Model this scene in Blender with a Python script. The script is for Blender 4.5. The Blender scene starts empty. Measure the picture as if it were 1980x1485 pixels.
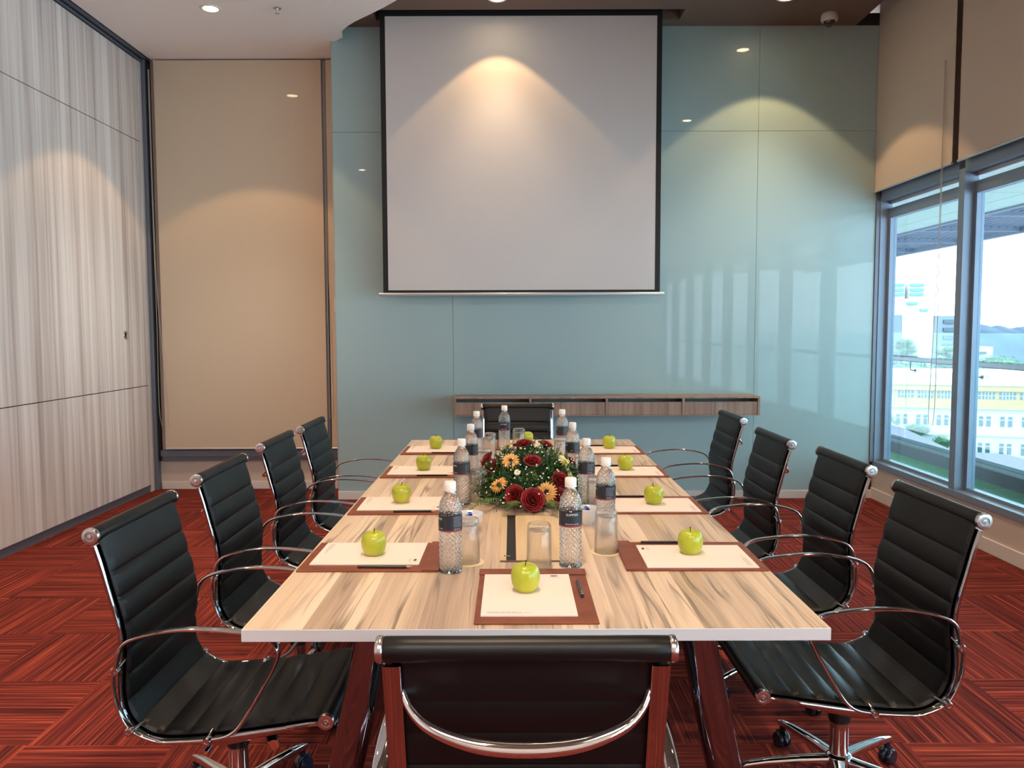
import bpy, bmesh, math, random
from mathutils import Vector, Matrix
random.seed(7)
C = bpy.context.scene.collection
PI = math.pi
sc = bpy.context.scene

# ------------------------------------------------------------------ materials
def newmat(name):
    m = bpy.data.materials.new(name); m.use_nodes = True
    nt = m.node_tree; nt.nodes.clear()
    out = nt.nodes.new('ShaderNodeOutputMaterial')
    return m, nt, out

def srgb(r, g, b):
    f = lambda c: (c/255/12.92) if c/255 <= .04045 else ((c/255+.055)/1.055)**2.4
    return (f(r), f(g), f(b), 1)

def pbr(name, col, rough=.5, metal=0, coat=0, coat_rough=.03, spec=.5, trans=0, ior=1.5, noise=None, bump=None, sheen=0):
    m, nt, out = newmat(name)
    p = nt.nodes.new('ShaderNodeBsdfPrincipled')
    p.inputs['Base Color'].default_value = col
    p.inputs['Roughness'].default_value = rough
    p.inputs['Metallic'].default_value = metal
    p.inputs['Coat Weight'].default_value = coat
    p.inputs['Coat Roughness'].default_value = coat_rough
    p.inputs['Specular IOR Level'].default_value = spec
    p.inputs['Transmission Weight'].default_value = trans
    p.inputs['IOR'].default_value = ior
    p.inputs['Sheen Weight'].default_value = sheen
    nt.links.new(p.outputs[0], out.inputs[0])
    tc = nt.nodes.new('ShaderNodeTexCoord')
    if noise:   # (scale xyz, colour2, low, high)
        mp = nt.nodes.new('ShaderNodeMapping'); mp.inputs['Scale'].default_value = noise[0]
        n = nt.nodes.new('ShaderNodeTexNoise'); n.inputs['Scale'].default_value = 1; n.inputs['Detail'].default_value = 4
        cr = nt.nodes.new('ShaderNodeValToRGB')
        cr.color_ramp.elements[0].position = noise[2]; cr.color_ramp.elements[0].color = col
        cr.color_ramp.elements[1].position = noise[3]; cr.color_ramp.elements[1].color = noise[1]
        nt.links.new(tc.outputs['Object'], mp.inputs[0]); nt.links.new(mp.outputs[0], n.inputs[0])
        nt.links.new(n.outputs[0], cr.inputs[0]); nt.links.new(cr.outputs[0], p.inputs['Base Color'])
    if bump:    # (scale, strength, distance)
        n2 = nt.nodes.new('ShaderNodeTexNoise'); n2.inputs['Scale'].default_value = bump[0]
        b = nt.nodes.new('ShaderNodeBump'); b.inputs['Strength'].default_value = bump[1]; b.inputs['Distance'].default_value = bump[2]
        nt.links.new(tc.outputs['Object'], n2.inputs[0]); nt.links.new(n2.outputs[0], b.inputs['Height']); nt.links.new(b.outputs[0], p.inputs['Normal'])
    return m

def clear(name, tint=(1,1,1,1), through=.4, ior=1.2, base=.06, rim=.7):
    """clear solid: refraction with some straight transmission, and a bright reflecting skin stronger at grazing view"""
    m, nt, out = newmat(name); L = nt.links.new
    g = nt.nodes.new('ShaderNodeBsdfRefraction'); g.inputs['Color'].default_value = tint; g.inputs['IOR'].default_value = ior; g.inputs['Roughness'].default_value = 0
    t = nt.nodes.new('ShaderNodeBsdfTransparent'); t.inputs[0].default_value = tint
    mx = nt.nodes.new('ShaderNodeMixShader'); mx.inputs[0].default_value = 1-through
    L(t.outputs[0], mx.inputs[1]); L(g.outputs[0], mx.inputs[2])
    gl = nt.nodes.new('ShaderNodeBsdfGlossy'); gl.inputs['Roughness'].default_value = .02
    lw = nt.nodes.new('ShaderNodeLayerWeight'); lw.inputs[0].default_value = .5
    k = mathn(nt, 'ADD', mathn(nt, 'MULTIPLY', mathn(nt, 'POWER', lw.outputs['Facing'], 3.5), rim), base)
    m2 = nt.nodes.new('ShaderNodeMixShader'); L(k, m2.inputs[0]); L(mx.outputs[0], m2.inputs[1]); L(gl.outputs[0], m2.inputs[2]); L(m2.outputs[0], out.inputs[0])
    return m

def pane_mat(name, tint):
    m, nt, out = newmat(name)
    t = nt.nodes.new('ShaderNodeBsdfTransparent'); t.inputs[0].default_value = tint
    g = nt.nodes.new('ShaderNodeBsdfGlossy'); g.inputs['Roughness'].default_value = 0
    f = nt.nodes.new('ShaderNodeLayerWeight'); f.inputs[0].default_value = .5
    mx = nt.nodes.new('ShaderNodeMixShader')
    sc_ = mathn(nt, 'ADD', mathn(nt, 'MULTIPLY', mathn(nt, 'POWER', f.outputs['Facing'], 5.0), .8), .025)
    nt.links.new(sc_, mx.inputs[0]); nt.links.new(t.outputs[0], mx.inputs[1]); nt.links.new(g.outputs[0], mx.inputs[2]); nt.links.new(mx.outputs[0], out.inputs[0])
    return m

def emit(name, col, s):
    m, nt, out = newmat(name)
    e = nt.nodes.new('ShaderNodeEmission'); e.inputs[0].default_value = col; e.inputs[1].default_value = s
    nt.links.new(e.outputs[0], out.inputs[0]); return m

def mathn(nt, op, a, b=None):
    n = nt.nodes.new('ShaderNodeMath'); n.operation = op
    for i, v in enumerate((a, b)):
        if v is None: continue
        if isinstance(v, (int, float)): n.inputs[i].default_value = v
        else: nt.links.new(v, n.inputs[i])
    return n.outputs[0]

def carpet_mat():
    m, nt, out = newmat('carpet_tiles')
    L = nt.links.new
    p = nt.nodes.new('ShaderNodeBsdfPrincipled'); p.inputs['Roughness'].default_value = .95; p.inputs['Specular IOR Level'].default_value = .1
    g = nt.nodes.new('ShaderNodeNewGeometry'); s = nt.nodes.new('ShaderNodeSeparateXYZ'); L(g.outputs['Position'], s.inputs[0])
    X = mathn(nt, 'ADD', s.outputs[0], 10.16); Y = mathn(nt, 'ADD', s.outputs[1], 9.87)
    cx = mathn(nt, 'FLOOR', mathn(nt, 'DIVIDE', X, .5)); cy = mathn(nt, 'FLOOR', mathn(nt, 'DIVIDE', Y, .5))
    par = mathn(nt, 'MODULO', mathn(nt, 'ADD', cx, cy), 2.0)
    rnd = mathn(nt, 'ADD', mathn(nt, 'MULTIPLY', cx, 7.31), mathn(nt, 'MULTIPLY', cy, 3.77))
    def stripes(a, b):   # stripes run along b
        c = nt.nodes.new('ShaderNodeCombineXYZ')
        L(mathn(nt, 'MULTIPLY', a, 105.0), c.inputs[0]); L(mathn(nt, 'MULTIPLY', b, 1.1), c.inputs[1]); L(rnd, c.inputs[2])
        n = nt.nodes.new('ShaderNodeTexNoise'); n.inputs['Scale'].default_value = 1; n.inputs['Detail'].default_value = 3; n.inputs['Roughness'].default_value = .75
        L(c.outputs[0], n.inputs[0]); return n.outputs[0]
    mx = nt.nodes.new('ShaderNodeMix'); mx.data_type = 'FLOAT'
    L(par, mx.inputs[0]); L(stripes(X, Y), mx.inputs[2]); L(stripes(Y, X), mx.inputs[3])
    cr = nt.nodes.new('ShaderNodeValToRGB'); e = cr.color_ramp.elements
    e[0].position = .33; e[0].color = srgb(54, 24, 26)
    e[1].position = .70; e[1].color = srgb(188, 88, 62)
    x = e.new(.45); x.color = srgb(94, 38, 34); x = e.new(.57); x.color = srgb(132, 54, 44)
    L(mx.outputs[0], cr.inputs[0]); L(cr.outputs[0], p.inputs['Base Color'])
    b = nt.nodes.new('ShaderNodeBump'); b.inputs['Strength'].default_value = .5; b.inputs['Distance'].default_value = .004
    L(mx.outputs[0], b.inputs['Height']); L(b.outputs[0], p.inputs['Normal'])
    L(p.outputs[0], out.inputs[0]); return m

def plank_mat():
    m, nt, out = newmat('table_wood'); L = nt.links.new
    p = nt.nodes.new('ShaderNodeBsdfPrincipled'); p.inputs['Roughness'].default_value = .32; p.inputs['Specular IOR Level'].default_value = .35
    g = nt.nodes.new('ShaderNodeTexCoord'); s = nt.nodes.new('ShaderNodeSeparateXYZ'); L(g.outputs['Object'], s.inputs[0])
    # gentle wobble of the figure
    c0 = nt.nodes.new('ShaderNodeCombineXYZ'); L(mathn(nt, 'MULTIPLY', s.outputs[0], 9.0), c0.inputs[0]); L(mathn(nt, 'MULTIPLY', s.outputs[1], 1.5), c0.inputs[1])
    nw = nt.nodes.new('ShaderNodeTexNoise'); nw.inputs['Scale'].default_value = 1; nw.inputs['Detail'].default_value = 2; L(c0.outputs[0], nw.inputs[0])
    X = s.outputs[0]
    pl = mathn(nt, 'FLOOR', mathn(nt, 'DIVIDE', mathn(nt, 'ADD', X, 5.0), 0.064))
    wn = nt.nodes.new('ShaderNodeTexWhiteNoise'); wn.noise_dimensions = '1D'; L(pl, wn.inputs['W'])
    Yo = mathn(nt, 'ADD', s.outputs[1], mathn(nt, 'MULTIPLY', wn.outputs[0], 9.0))
    # figure veins
    c = nt.nodes.new('ShaderNodeCombineXYZ')
    L(mathn(nt, 'ADD', mathn(nt, 'MULTIPLY', X, 26.0), mathn(nt, 'MULTIPLY', nw.outputs[0], 1.9)), c.inputs[0]); L(mathn(nt, 'MULTIPLY', Yo, .85), c.inputs[1]); L(mathn(nt, 'MULTIPLY', wn.outputs[0], 40.0), c.inputs[2])
    n = nt.nodes.new('ShaderNodeTexNoise'); n.inputs['Scale'].default_value = 1; n.inputs['Detail'].default_value = 2; L(c.outputs[0], n.inputs[0])
    vein = mathn(nt, 'SUBTRACT', 1.0, mathn(nt, 'MINIMUM', mathn(nt, 'MULTIPLY', mathn(nt, 'ABSOLUTE', mathn(nt, 'SUBTRACT', n.outputs[0], .5)), 20.0), 1.0))
    gate = nt.nodes.new('ShaderNodeMapRange'); gate.inputs[1].default_value = .44; gate.inputs[2].default_value = .58; L(nw.outputs[0], gate.inputs[0])
    # fine grain
    c2 = nt.nodes.new('ShaderNodeCombineXYZ'); L(mathn(nt, 'MULTIPLY', X, 150.0), c2.inputs[0]); L(mathn(nt, 'MULTIPLY', Yo, 3.0), c2.inputs[1])
    n2 = nt.nodes.new('ShaderNodeTexNoise'); n2.inputs['Scale'].default_value = 1; n2.inputs['Detail'].default_value = 3; L(c2.outputs[0], n2.inputs[0])
    # broad streak tone
    c3 = nt.nodes.new('ShaderNodeCombineXYZ'); L(mathn(nt, 'MULTIPLY', X, 30.0), c3.inputs[0]); L(mathn(nt, 'MULTIPLY', Yo, 1.1), c3.inputs[1])
    n3 = nt.nodes.new('ShaderNodeTexNoise'); n3.inputs['Scale'].default_value = 1; n3.inputs['Detail'].default_value = 1; L(c3.outputs[0], n3.inputs[0])
    tone = mathn(nt, 'ADD', mathn(nt, 'MULTIPLY', wn.outputs[0], .46), mathn(nt, 'ADD', mathn(nt, 'MULTIPLY', n2.outputs[0], .28), mathn(nt, 'MULTIPLY', n3.outputs[0], .36)))
    cr = nt.nodes.new('ShaderNodeValToRGB'); e = cr.color_ramp.elements
    e[0].position = .26; e[0].color = srgb(240, 218, 196); e[1].position = .84; e[1].color = srgb(166, 142, 124)
    x = e.new(.52); x.color = srgb(222, 196, 170)
    L(tone, cr.inputs[0])
    mx = nt.nodes.new('ShaderNodeMix'); mx.data_type = 'RGBA'; mx.inputs[7].default_value = srgb(112, 96, 82)
    L(mathn(nt, 'MULTIPLY', mathn(nt, 'MULTIPLY', vein, gate.outputs[0]), .85), mx.inputs[0]); L(cr.outputs[0], mx.inputs[6])
    # plank joints
    fr = mathn(nt, 'FRACT', mathn(nt, 'DIVIDE', mathn(nt, 'ADD', X, 5.0), 0.064))
    jn = mathn(nt, 'LESS_THAN', fr, .018)
    mx2 = nt.nodes.new('ShaderNodeMix'); mx2.data_type = 'RGBA'; mx2.inputs[7].default_value = srgb(150, 128, 104)
    L(mathn(nt, 'MULTIPLY', jn, .6), mx2.inputs[0]); L(mx.outputs[2], mx2.inputs[6])
    L(mx2.outputs[2], p.inputs['Base Color']); L(p.outputs[0], out.inputs[0]); return m

def streak_mat(name, cols, sx, sy, sz, rough=.5, lo=.3, hi=.7):
    m, nt, out = newmat(name); L = nt.links.new
    p = nt.nodes.new('ShaderNodeBsdfPrincipled'); p.inputs['Roughness'].default_value = rough; p.inputs['Specular IOR Level'].default_value = .3
    g = nt.nodes.new('ShaderNodeNewGeometry')
    outs = []
    for k, f in enumerate((1, .28)):
        mp = nt.nodes.new('ShaderNodeMapping'); mp.inputs['Scale'].default_value = (sx*f, sy*f, sz*(f**.5)); L(g.outputs['Position'], mp.inputs[0])
        n = nt.nodes.new('ShaderNodeTexNoise'); n.inputs['Scale'].default_value = 1; n.inputs['Detail'].default_value = 3; L(mp.outputs[0], n.inputs[0])
        outs.append(n.outputs[0])
    v = mathn(nt, 'ADD', mathn(nt, 'MULTIPLY', outs[0], .45), mathn(nt, 'MULTIPLY', outs[1], .55))
    cr = nt.nodes.new('ShaderNodeValToRGB'); e = cr.color_ramp.elements
    e[0].position = lo; e[0].color = cols[0]; e[1].position = hi; e[1].color = cols[-1]
    for i, c in enumerate(cols[1:-1]): x = e.new(lo+(hi-lo)*(i+1)/(len(cols)-1)); x.color = c
    L(v, cr.inputs[0]); L(cr.outputs[0], p.inputs['Base Color']); L(p.outputs[0], out.inputs[0]); return m

M = {}
M['carpet'] = carpet_mat()
M['table_wood'] = plank_mat()
M['table_edge'] = pbr('table_edge', srgb(205, 203, 208), .45)
M['laminate'] = streak_mat('laminate', [srgb(180, 166, 158), srgb(216, 206, 200), srgb(238, 231, 227)], 34, 34, .6, .45, .34, .62)
M['shelf_wood'] = streak_mat('shelf_wood', [srgb(128, 102, 88), srgb(160, 134, 120), srgb(180, 154, 138)], 60, 60, 2.2, .5)
M['teal_glass'] = pbr('teal_glass', srgb(160, 186, 188), .35, coat=.55, coat_rough=0.0, spec=.4)
M['groove'] = pbr('groove', srgb(40, 44, 44), .7)
M['white_paint'] = pbr('white_paint', srgb(222, 214, 208), .7, bump=(60, .1, .001))
M['beige_paint'] = pbr('beige_paint', srgb(206, 190, 178), .7, bump=(60, .1, .001))
M['ceiling_white'] = pbr('ceiling_white', srgb(243, 236, 232), .8)
M['ceiling_brown'] = pbr('ceiling_brown', srgb(118, 96, 84), .8)
M['black'] = pbr('black', srgb(12, 12, 13), .6)
M['screen_fabric'] = pbr('screen_fabric', srgb(210, 204, 202), .85, spec=.1)
M['blind'] = pbr('blind', srgb(208, 190, 166), .7, coat=.35, coat_rough=.02, spec=.2)
M['blind_right'] = pbr('blind_right', srgb(212, 198, 184), .85, spec=.1)
M['alu_grey'] = pbr('alu_grey', srgb(112, 118, 130), .4, .35)
M['alu_dark'] = pbr('alu_dark', srgb(70, 74, 82), .4, .3)
M['alu_light'] = pbr('alu_light', srgb(205, 208, 212), .35, .4)
M['window_frame'] = pbr('window_frame', srgb(134, 150, 170), .4, .2)
M['chrome'] = pbr('chrome', (.72, .72, .74, 1), .06, 1)
M['rail_chrome'] = pbr('rail_chrome', (.46, .44, .45, 1), .07, 1)
M['leg_metal'] = pbr('leg_metal', (.24, .26, .32, 1), .07, 1)
M['chrome_cap'] = pbr('chrome_cap', (.62, .62, .63, 1), .22, 1)
M['leather'] = pbr('leather', srgb(12, 13, 15), .40, spec=.36, bump=(420, .12, .0006))
M['plastic_black'] = pbr('plastic_black', srgb(16, 17, 19), .45)
M['caster'] = pbr('caster', srgb(22, 34, 52), .25, coat=.5)
M['apple'] = pbr('apple', srgb(166, 176, 38), .28, coat=.25, coat_rough=.2, noise=((9, 9, 9), srgb(206, 198, 70), .4, .75))
M['stem'] = pbr('stem', srgb(74, 56, 30), .8)
M['leather_tan'] = pbr('leather_tan', srgb(134, 74, 50), .45, spec=.4, noise=((18, 18, 18), srgb(118, 62, 42), .4, .7))
M['leather_dark'] = pbr('leather_dark', srgb(82, 42, 28), .5)
M['paper'] = pbr('paper', srgb(238, 222, 214), .8, spec=.1)
M['print_grey'] = pbr('print_grey', srgb(150, 140, 150), .8)
M['emblem'] = pbr('emblem', srgb(96, 72, 56), .5)
M['pencil'] = pbr('pencil', srgb(18, 15, 16), .35)
M['pencil_wood'] = pbr('pencil_wood', srgb(200, 168, 120), .6)
M['pen_metal'] = pbr('pen_metal', srgb(70, 72, 84), .3, .7)
M['bottle'] = clear('bottle', (1, 1, 1, 1), .40, 1.36, .17, .9)
M['cap'] = pbr('cap', srgb(240, 234, 230), .4)
M['label'] = pbr('label', srgb(36, 40, 50), .4)
M['label_red'] = pbr('label_red', srgb(150, 50, 50), .5)
M['label_text'] = pbr('label_text', srgb(214, 214, 218), .6)
M['label_text_dim'] = pbr('label_text_dim', srgb(130, 134, 142), .6)
M['tumbler'] = clear('tumbler', (1, 1, 1, 1), .65, 1.2, .06, .7)
M['coaster'] = pbr('coaster', srgb(230, 208, 172), .8)
M['ceramic'] = pbr('ceramic', srgb(226, 224, 224), .15, coat=.4)
M['candy_blue'] = pbr('candy_blue', srgb(24, 76, 170), .25, coat=.6)
M['candy_white'] = pbr('candy_white', srgb(205, 210, 220), .3, coat=.6)
M['rose'] = pbr('rose', srgb(144, 6, 22), .55, noise=((40, 40, 40), srgb(92, 2, 12), .4, .7))
M['gerbera'] = pbr('gerbera', srgb(226, 160, 78), .6, noise=((30, 30, 30), srgb(232, 186, 118), .4, .6))
M['gerbera_pale'] = pbr('gerbera_pale', srgb(240, 222, 120), .6, noise=((30, 30, 30), srgb(240, 230, 176), .4, .6))
M['gerbera_eye'] = pbr('gerbera_eye', srgb(46, 14, 14), .8)
M['leaf'] = pbr('leaf', srgb(30, 66, 28), .5, noise=((24, 24, 24), srgb(66, 104, 46), .4, .7))
M['fern'] = pbr('fern', srgb(56, 96, 40), .6, noise=((20, 20, 20), srgb(90, 122, 60), .4, .7))
M['blossom'] = pbr('blossom', srgb(242, 238, 222), .7)
M['yellow_eye'] = pbr('yellow_eye', srgb(170, 150, 40), .8)
M['dish'] = pbr('dish', srgb(40, 60, 40), .6)
M['inset'] = pbr('inset', srgb(222, 196, 158), .4, noise=((30, 1.5, 1), srgb(206, 180, 142), .4, .6))
M['pane'] = pane_mat('pane', (.71, .82, .88, 1))
M['balustrade_glass'] = pane_mat('balustrade_glass', (.82, .95, .95, 1))
M['lamp_glow'] = emit('lamp_glow', (1, .80, .50, 1), 18)
M['fill_glow'] = emit('fill_glow', (1, .93, .86, 1), 10)  # emission of the added fill panels
M['lamp_ring'] = pbr('lamp_ring', srgb(236, 228, 214), .5)
M['concrete'] = pbr('concrete', srgb(52, 62, 66), .85, noise=((3, 3, 3), srgb(40, 50, 54), .4, .7))
M['grass'] = pbr('grass', srgb(62, 108, 76), .9, noise=((30, 30, 30), srgb(38, 80, 58), .35, .7))
M['soffit'] = pbr('soffit', srgb(104, 124, 120), .4)
M['beam'] = pbr('beam', srgb(60, 70, 88), .5)
M['bldg_white'] = pbr('bldg_white', srgb(176, 180, 178), .8)
M['bldg_cream'] = pbr('bldg_cream', srgb(170, 166, 150), .8)
M['bldg_yellow'] = pbr('bldg_yellow', srgb(164, 128, 66), .8)
M['bldg_grey'] = pbr('bldg_grey', srgb(104, 118, 136), .8)
M['bldg_glass'] = pbr('bldg_glass', srgb(50, 68, 80), .2)
M['bldg_teal'] = pbr('bldg_teal', srgb(88, 138, 146), .5)
M['roof_purple'] = pbr('roof_purple', srgb(92, 74, 92), .7)
M['roof_blue'] = pbr('roof_blue', srgb(100, 130, 140), .7)
M['tree'] = pbr('tree', srgb(30, 66, 42), .9, noise=((.6, .6, .6), srgb(62, 100, 58), .35, .7))
M['hill'] = pbr('hill', srgb(16, 40, 66), .9, noise=((.05, .05, .05), srgb(32, 62, 74), .35, .7))
M['rail_paint'] = pbr('rail_paint', srgb(52, 60, 76), .4)
M['ground'] = pbr('ground', srgb(100, 112, 96), .9)
M['cord'] = pbr('cord', srgb(190, 182, 170), .6)
M['cctv_white'] = pbr('cctv_white', srgb(214, 208, 204), .5)
M['cctv_dark'] = pbr('cctv_dark', srgb(20, 20, 24), .08, coat=1)

# ------------------------------------------------------------------ geometry helpers
def resample(pts, n, closed=False):
    """Catmull-Rom through pts, n samples evenly spaced by arc length"""
    P = [Vector(p) for p in pts]; k = len(P); dense = []
    segs = k if closed else k-1
    for i in range(segs):
        if closed: a, b, c, d = P[(i-1) % k], P[i], P[(i+1) % k], P[(i+2) % k]
        else: a, b, c, d = P[max(i-1, 0)], P[i], P[i+1], P[min(i+2, k-1)]
        for j in range(24):
            t = j/24
            dense.append(.5*((2*b)+(c-a)*t+(2*a-5*b+4*c-d)*t*t+(3*b-a-3*c+d)*t**3))
    dense.append(P[0].copy() if closed else P[-1].copy())
    L = [0]
    for i in range(1, len(dense)): L.append(L[-1]+(dense[i]-dense[i-1]).length)
    out = []; j = 0; m = n if closed else n-1
    for i in range(n):
        s = L[-1]*i/m
        while j < len(L)-2 and L[j+1] < s: j += 1
        t = 0 if L[j+1] == L[j] else (s-L[j])/(L[j+1]-L[j])
        out.append(dense[j].lerp(dense[j+1], t))
    return out

class MB:
    def __init__(s): s.v = []; s.f = []; s.m = []; s.mi = 0
    def add(s, verts, faces, mi=None):
        o = len(s.v); s.v += [tuple(v) for v in verts]; s.f += [tuple(i+o for i in f) for f in faces]
        s.m += [s.mi if mi is None else mi]*len(faces); return s
    def box(s, x0, x1, y0, y1, z0, z1, mi=None, T=None):
        v = [Vector(p) for p in ((x0,y0,z0),(x1,y0,z0),(x1,y1,z0),(x0,y1,z0),(x0,y0,z1),(x1,y0,z1),(x1,y1,z1),(x0,y1,z1))]
        if T: v = [T @ p for p in v]
        return s.add(v, [(0,3,2,1),(4,5,6,7),(0,1,5,4),(1,2,6,5),(2,3,7,6),(3,0,4,7)], mi)
    def lathe(s, prof, n=24, c=(0,0,0), mi=None, T=None, cap0=True, cap1=True, rad=None):
        v = []; f = []
        for (r, z) in prof:
            for k in range(n):
                a = 2*PI*k/n; rr = r if rad is None else rad(r, z, k)
                p = Vector((rr*math.cos(a), rr*math.sin(a), z))
                if T: p = T @ p
                v.append(p+Vector(c))
        for i in range(len(prof)-1):
            for k in range(n):
                k2 = (k+1) % n
                f.append((i*n+k, i*n+k2, (i+1)*n+k2, (i+1)*n+k))
        if cap0: f.append(tuple(reversed(range(n))))
        if cap1: f.append(tuple((len(prof)-1)*n+k for k in range(n)))
        return s.add(v, f, mi)
    def cyl(s, a, b, r, n=16, mi=None, r2=None):
        a, b = Vector(a), Vector(b); d = b-a; q = d.to_track_quat('Z', 'Y').to_matrix().to_4x4()
        return s.lathe([(r, 0), (r if r2 is None else r2, d.length)], n, a, mi, q)
    def tube(s, pts, r, n=10, closed=False, mi=None, caps=True):
        """round tube along 3-D points; r number or list"""
        P = [Vector(p) for p in pts]; k = len(P); v = []; f = []
        up = Vector((0, 0, 1)); prev = None
        for i in range(k):
            if closed: t = (P[(i+1) % k]-P[i-1]).normalized()
            else: t = (P[min(i+1, k-1)]-P[max(i-1, 0)]).normalized()
            if prev is None:
                a = up if abs(t.z) < .9 else Vector((1, 0, 0)); u = t.cross(a).normalized()
            else: u = (prev-t*prev.dot(t)).normalized()
            prev = u; w = t.cross(u); rr = r[i] if isinstance(r, (list, tuple)) else r
            for j in range(n):
                a = 2*PI*j/n; v.append(P[i]+u*math.cos(a)*rr+w*math.sin(a)*rr)
        m = k if closed else k-1
        for i in range(m):
            for j in range(n):
                f.append((i*n+j, i*n+(j+1) % n, ((i+1) % k)*n+(j+1) % n, ((i+1) % k)*n+j))
        if not closed and caps: f.append(tuple(reversed(range(n)))); f.append(tuple((k-1)*n+j for j in range(n)))
        return s.add(v, f, mi)
    def flatbar(s, pts, y0, hw, th, off=0, closed=False, n=12, mi=None, sup=.6):
        """superellipse section swept along (x,z) points in the plane y=y0; hw = half width across y, th = half thickness (number/list/function of i)"""
        P = [Vector((p[0], p[1])) for p in pts]; k = len(P); v = []; f = []
        for i in range(k):
            if closed: t = (P[(i+1) % k]-P[i-1])
            else: t = (P[min(i+1, k-1)]-P[max(i-1, 0)])
            t.normalize(); nn = Vector((-t.y, t.x))
            hh = th[i] if isinstance(th, (list, tuple)) else th; ww = hw[i] if isinstance(hw, (list, tuple)) else hw
            yy = y0[i] if isinstance(y0, (list, tuple)) else y0; oo = off[i] if isinstance(off, (list, tuple)) else off
            for j in range(n):
                a = 2*PI*(j+.5)/n; ca, sa = math.cos(a), math.sin(a)
                q = P[i]+nn*(oo+math.copysign(abs(sa)**sup, sa)*hh)
                v.append((q.x, yy+math.copysign(abs(ca)**sup, ca)*ww, q.y))
        m = k if closed else k-1
        for i in range(m):
            for j in range(n):
                f.append((i*n+j, ((i+1) % k)*n+j, ((i+1) % k)*n+(j+1) % n, i*n+(j+1) % n))
        if not closed: f.append(tuple(range(n))); f.append(tuple(reversed([(k-1)*n+j for j in range(n)])))
        return s.add(v, f, mi)
    def build(s, name, mats, parent=None, smooth=True, bevel=0, loc=(0,0,0), segs=2):
        me = bpy.data.meshes.new(name); me.from_pydata(s.v, [], s.f)
        if not isinstance(mats, (list, tuple)): mats = [mats]
        for m in mats: me.materials.append(M[m] if isinstance(m, str) else m)
        me.polygons.foreach_set('material_index', s.m)
        bm = bmesh.new(); bm.from_mesh(me); bmesh.ops.recalc_face_normals(bm, faces=bm.faces)
        for e in bm.edges:
            if len(e.link_faces) == 2 and e.calc_face_angle(0) > math.radians(38): e.smooth = False
        bm.to_mesh(me); bm.free()
        if smooth: me.polygons.foreach_set('use_smooth', [True]*len(me.polygons))
        o = bpy.data.objects.new(name, me); C.objects.link(o); o.location = loc
        if parent: o.parent = parent
        if bevel:
            b = o.modifiers.new('bevel', 'BEVEL'); b.width = bevel; b.segments = segs; b.limit_method = 'ANGLE'; b.harden_normals = True
        return o

def empty(name, loc=(0,0,0), rz=0):
    o = bpy.data.objects.new(name, None); C.objects.link(o); o.location = loc; o.rotation_euler = (0, 0, rz); o.empty_display_size = .05
    return o
def tag(o, label, cat, group=None, kind=None):
    o['label'] = label; o['category'] = cat
    if group: o['group'] = group
    if kind: o['kind'] = kind
    return o
def struct(o): o['kind'] = 'structure'; return o
def copy_tree(o, parent=None):
    c = o.copy(); C.objects.link(c)
    if parent: c.parent = parent
    for k in ('label', 'group'):
        if k in c and parent is None: del c[k]
    for ch in [x for x in o.children]: copy_tree(ch, c)
    return c

def text_mesh(s, size):
    cu = bpy.data.curves.new('t', 'FONT'); cu.body = s; cu.size = size; cu.align_x = 'CENTER'; cu.align_y = 'CENTER'; cu.resolution_u = 2
    o = bpy.data.objects.new('t', cu); C.objects.link(o)
    dg = bpy.context.evaluated_depsgraph_get(); me = bpy.data.meshes.new_from_object(o.evaluated_get(dg))
    v = [tuple(p.co) for p in me.vertices]; f = [tuple(p.vertices) for p in me.polygons]
    bpy.data.objects.remove(o); bpy.data.curves.remove(cu); bpy.data.meshes.remove(me)
    return v, f

# ------------------------------------------------------------------ room constants
LX, RX, WY, AY = -3.16, 3.0, 6.57, 7.03
CZ, LZ = 3.836, 3.722
BACK = -4.2
TX, TZ = .052, .75

# ------------------------------------------------------------------ floor, ceilings
struct(MB().box(LX-.3, RX+.14, BACK-.1, 7.2, -.12, 0).build('floor', 'carpet', smooth=False))
# high brown ceiling with the slot for the projection screen
cb = MB()
sx0, sx1, sy0, sy1 = -1.06, 1.325, 6.235, 6.44
cb.box(LX-.3, 2.765, BACK, sy0, CZ, CZ+.1); cb.box(LX-.3, 2.765, sy1, 7.2, CZ, CZ+.1)
cb.box(LX-.3, sx0, sy0, sy1, CZ, CZ+.1); cb.box(sx1, 2.765, sy0, sy1, CZ, CZ+.1)
struct(cb.build('ceiling', 'ceiling_brown', smooth=False))
sl = MB(); sl.box(sx0-.01, sx1+.01, sy0-.01, sy1+.01, CZ+.32, CZ+.34)
sl.box(sx0-.02, sx0, sy0, sy1, CZ+.1, CZ+.32); sl.box(sx1, sx1+.02, sy0, sy1, CZ+.1, CZ+.32)
sl.box(sx0-.02, sx1+.02, sy0-.02, sy0, CZ+.1, CZ+.32); sl.box(sx0-.02, sx1+.02, sy1, sy1+.02, CZ+.1, CZ+.32)
struct(sl.build('trim_1', 'alu_dark', smooth=False))
# blind pocket over the right windows
bp = MB(); bp.box(2.765, RX+.24, BACK, 7.2, 4.16, 4.2); bp.box(2.745, 2.765, BACK, 7.2, CZ+.1, 4.2)
struct(bp.build('trim_2', 'alu_dark', smooth=False))
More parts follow.
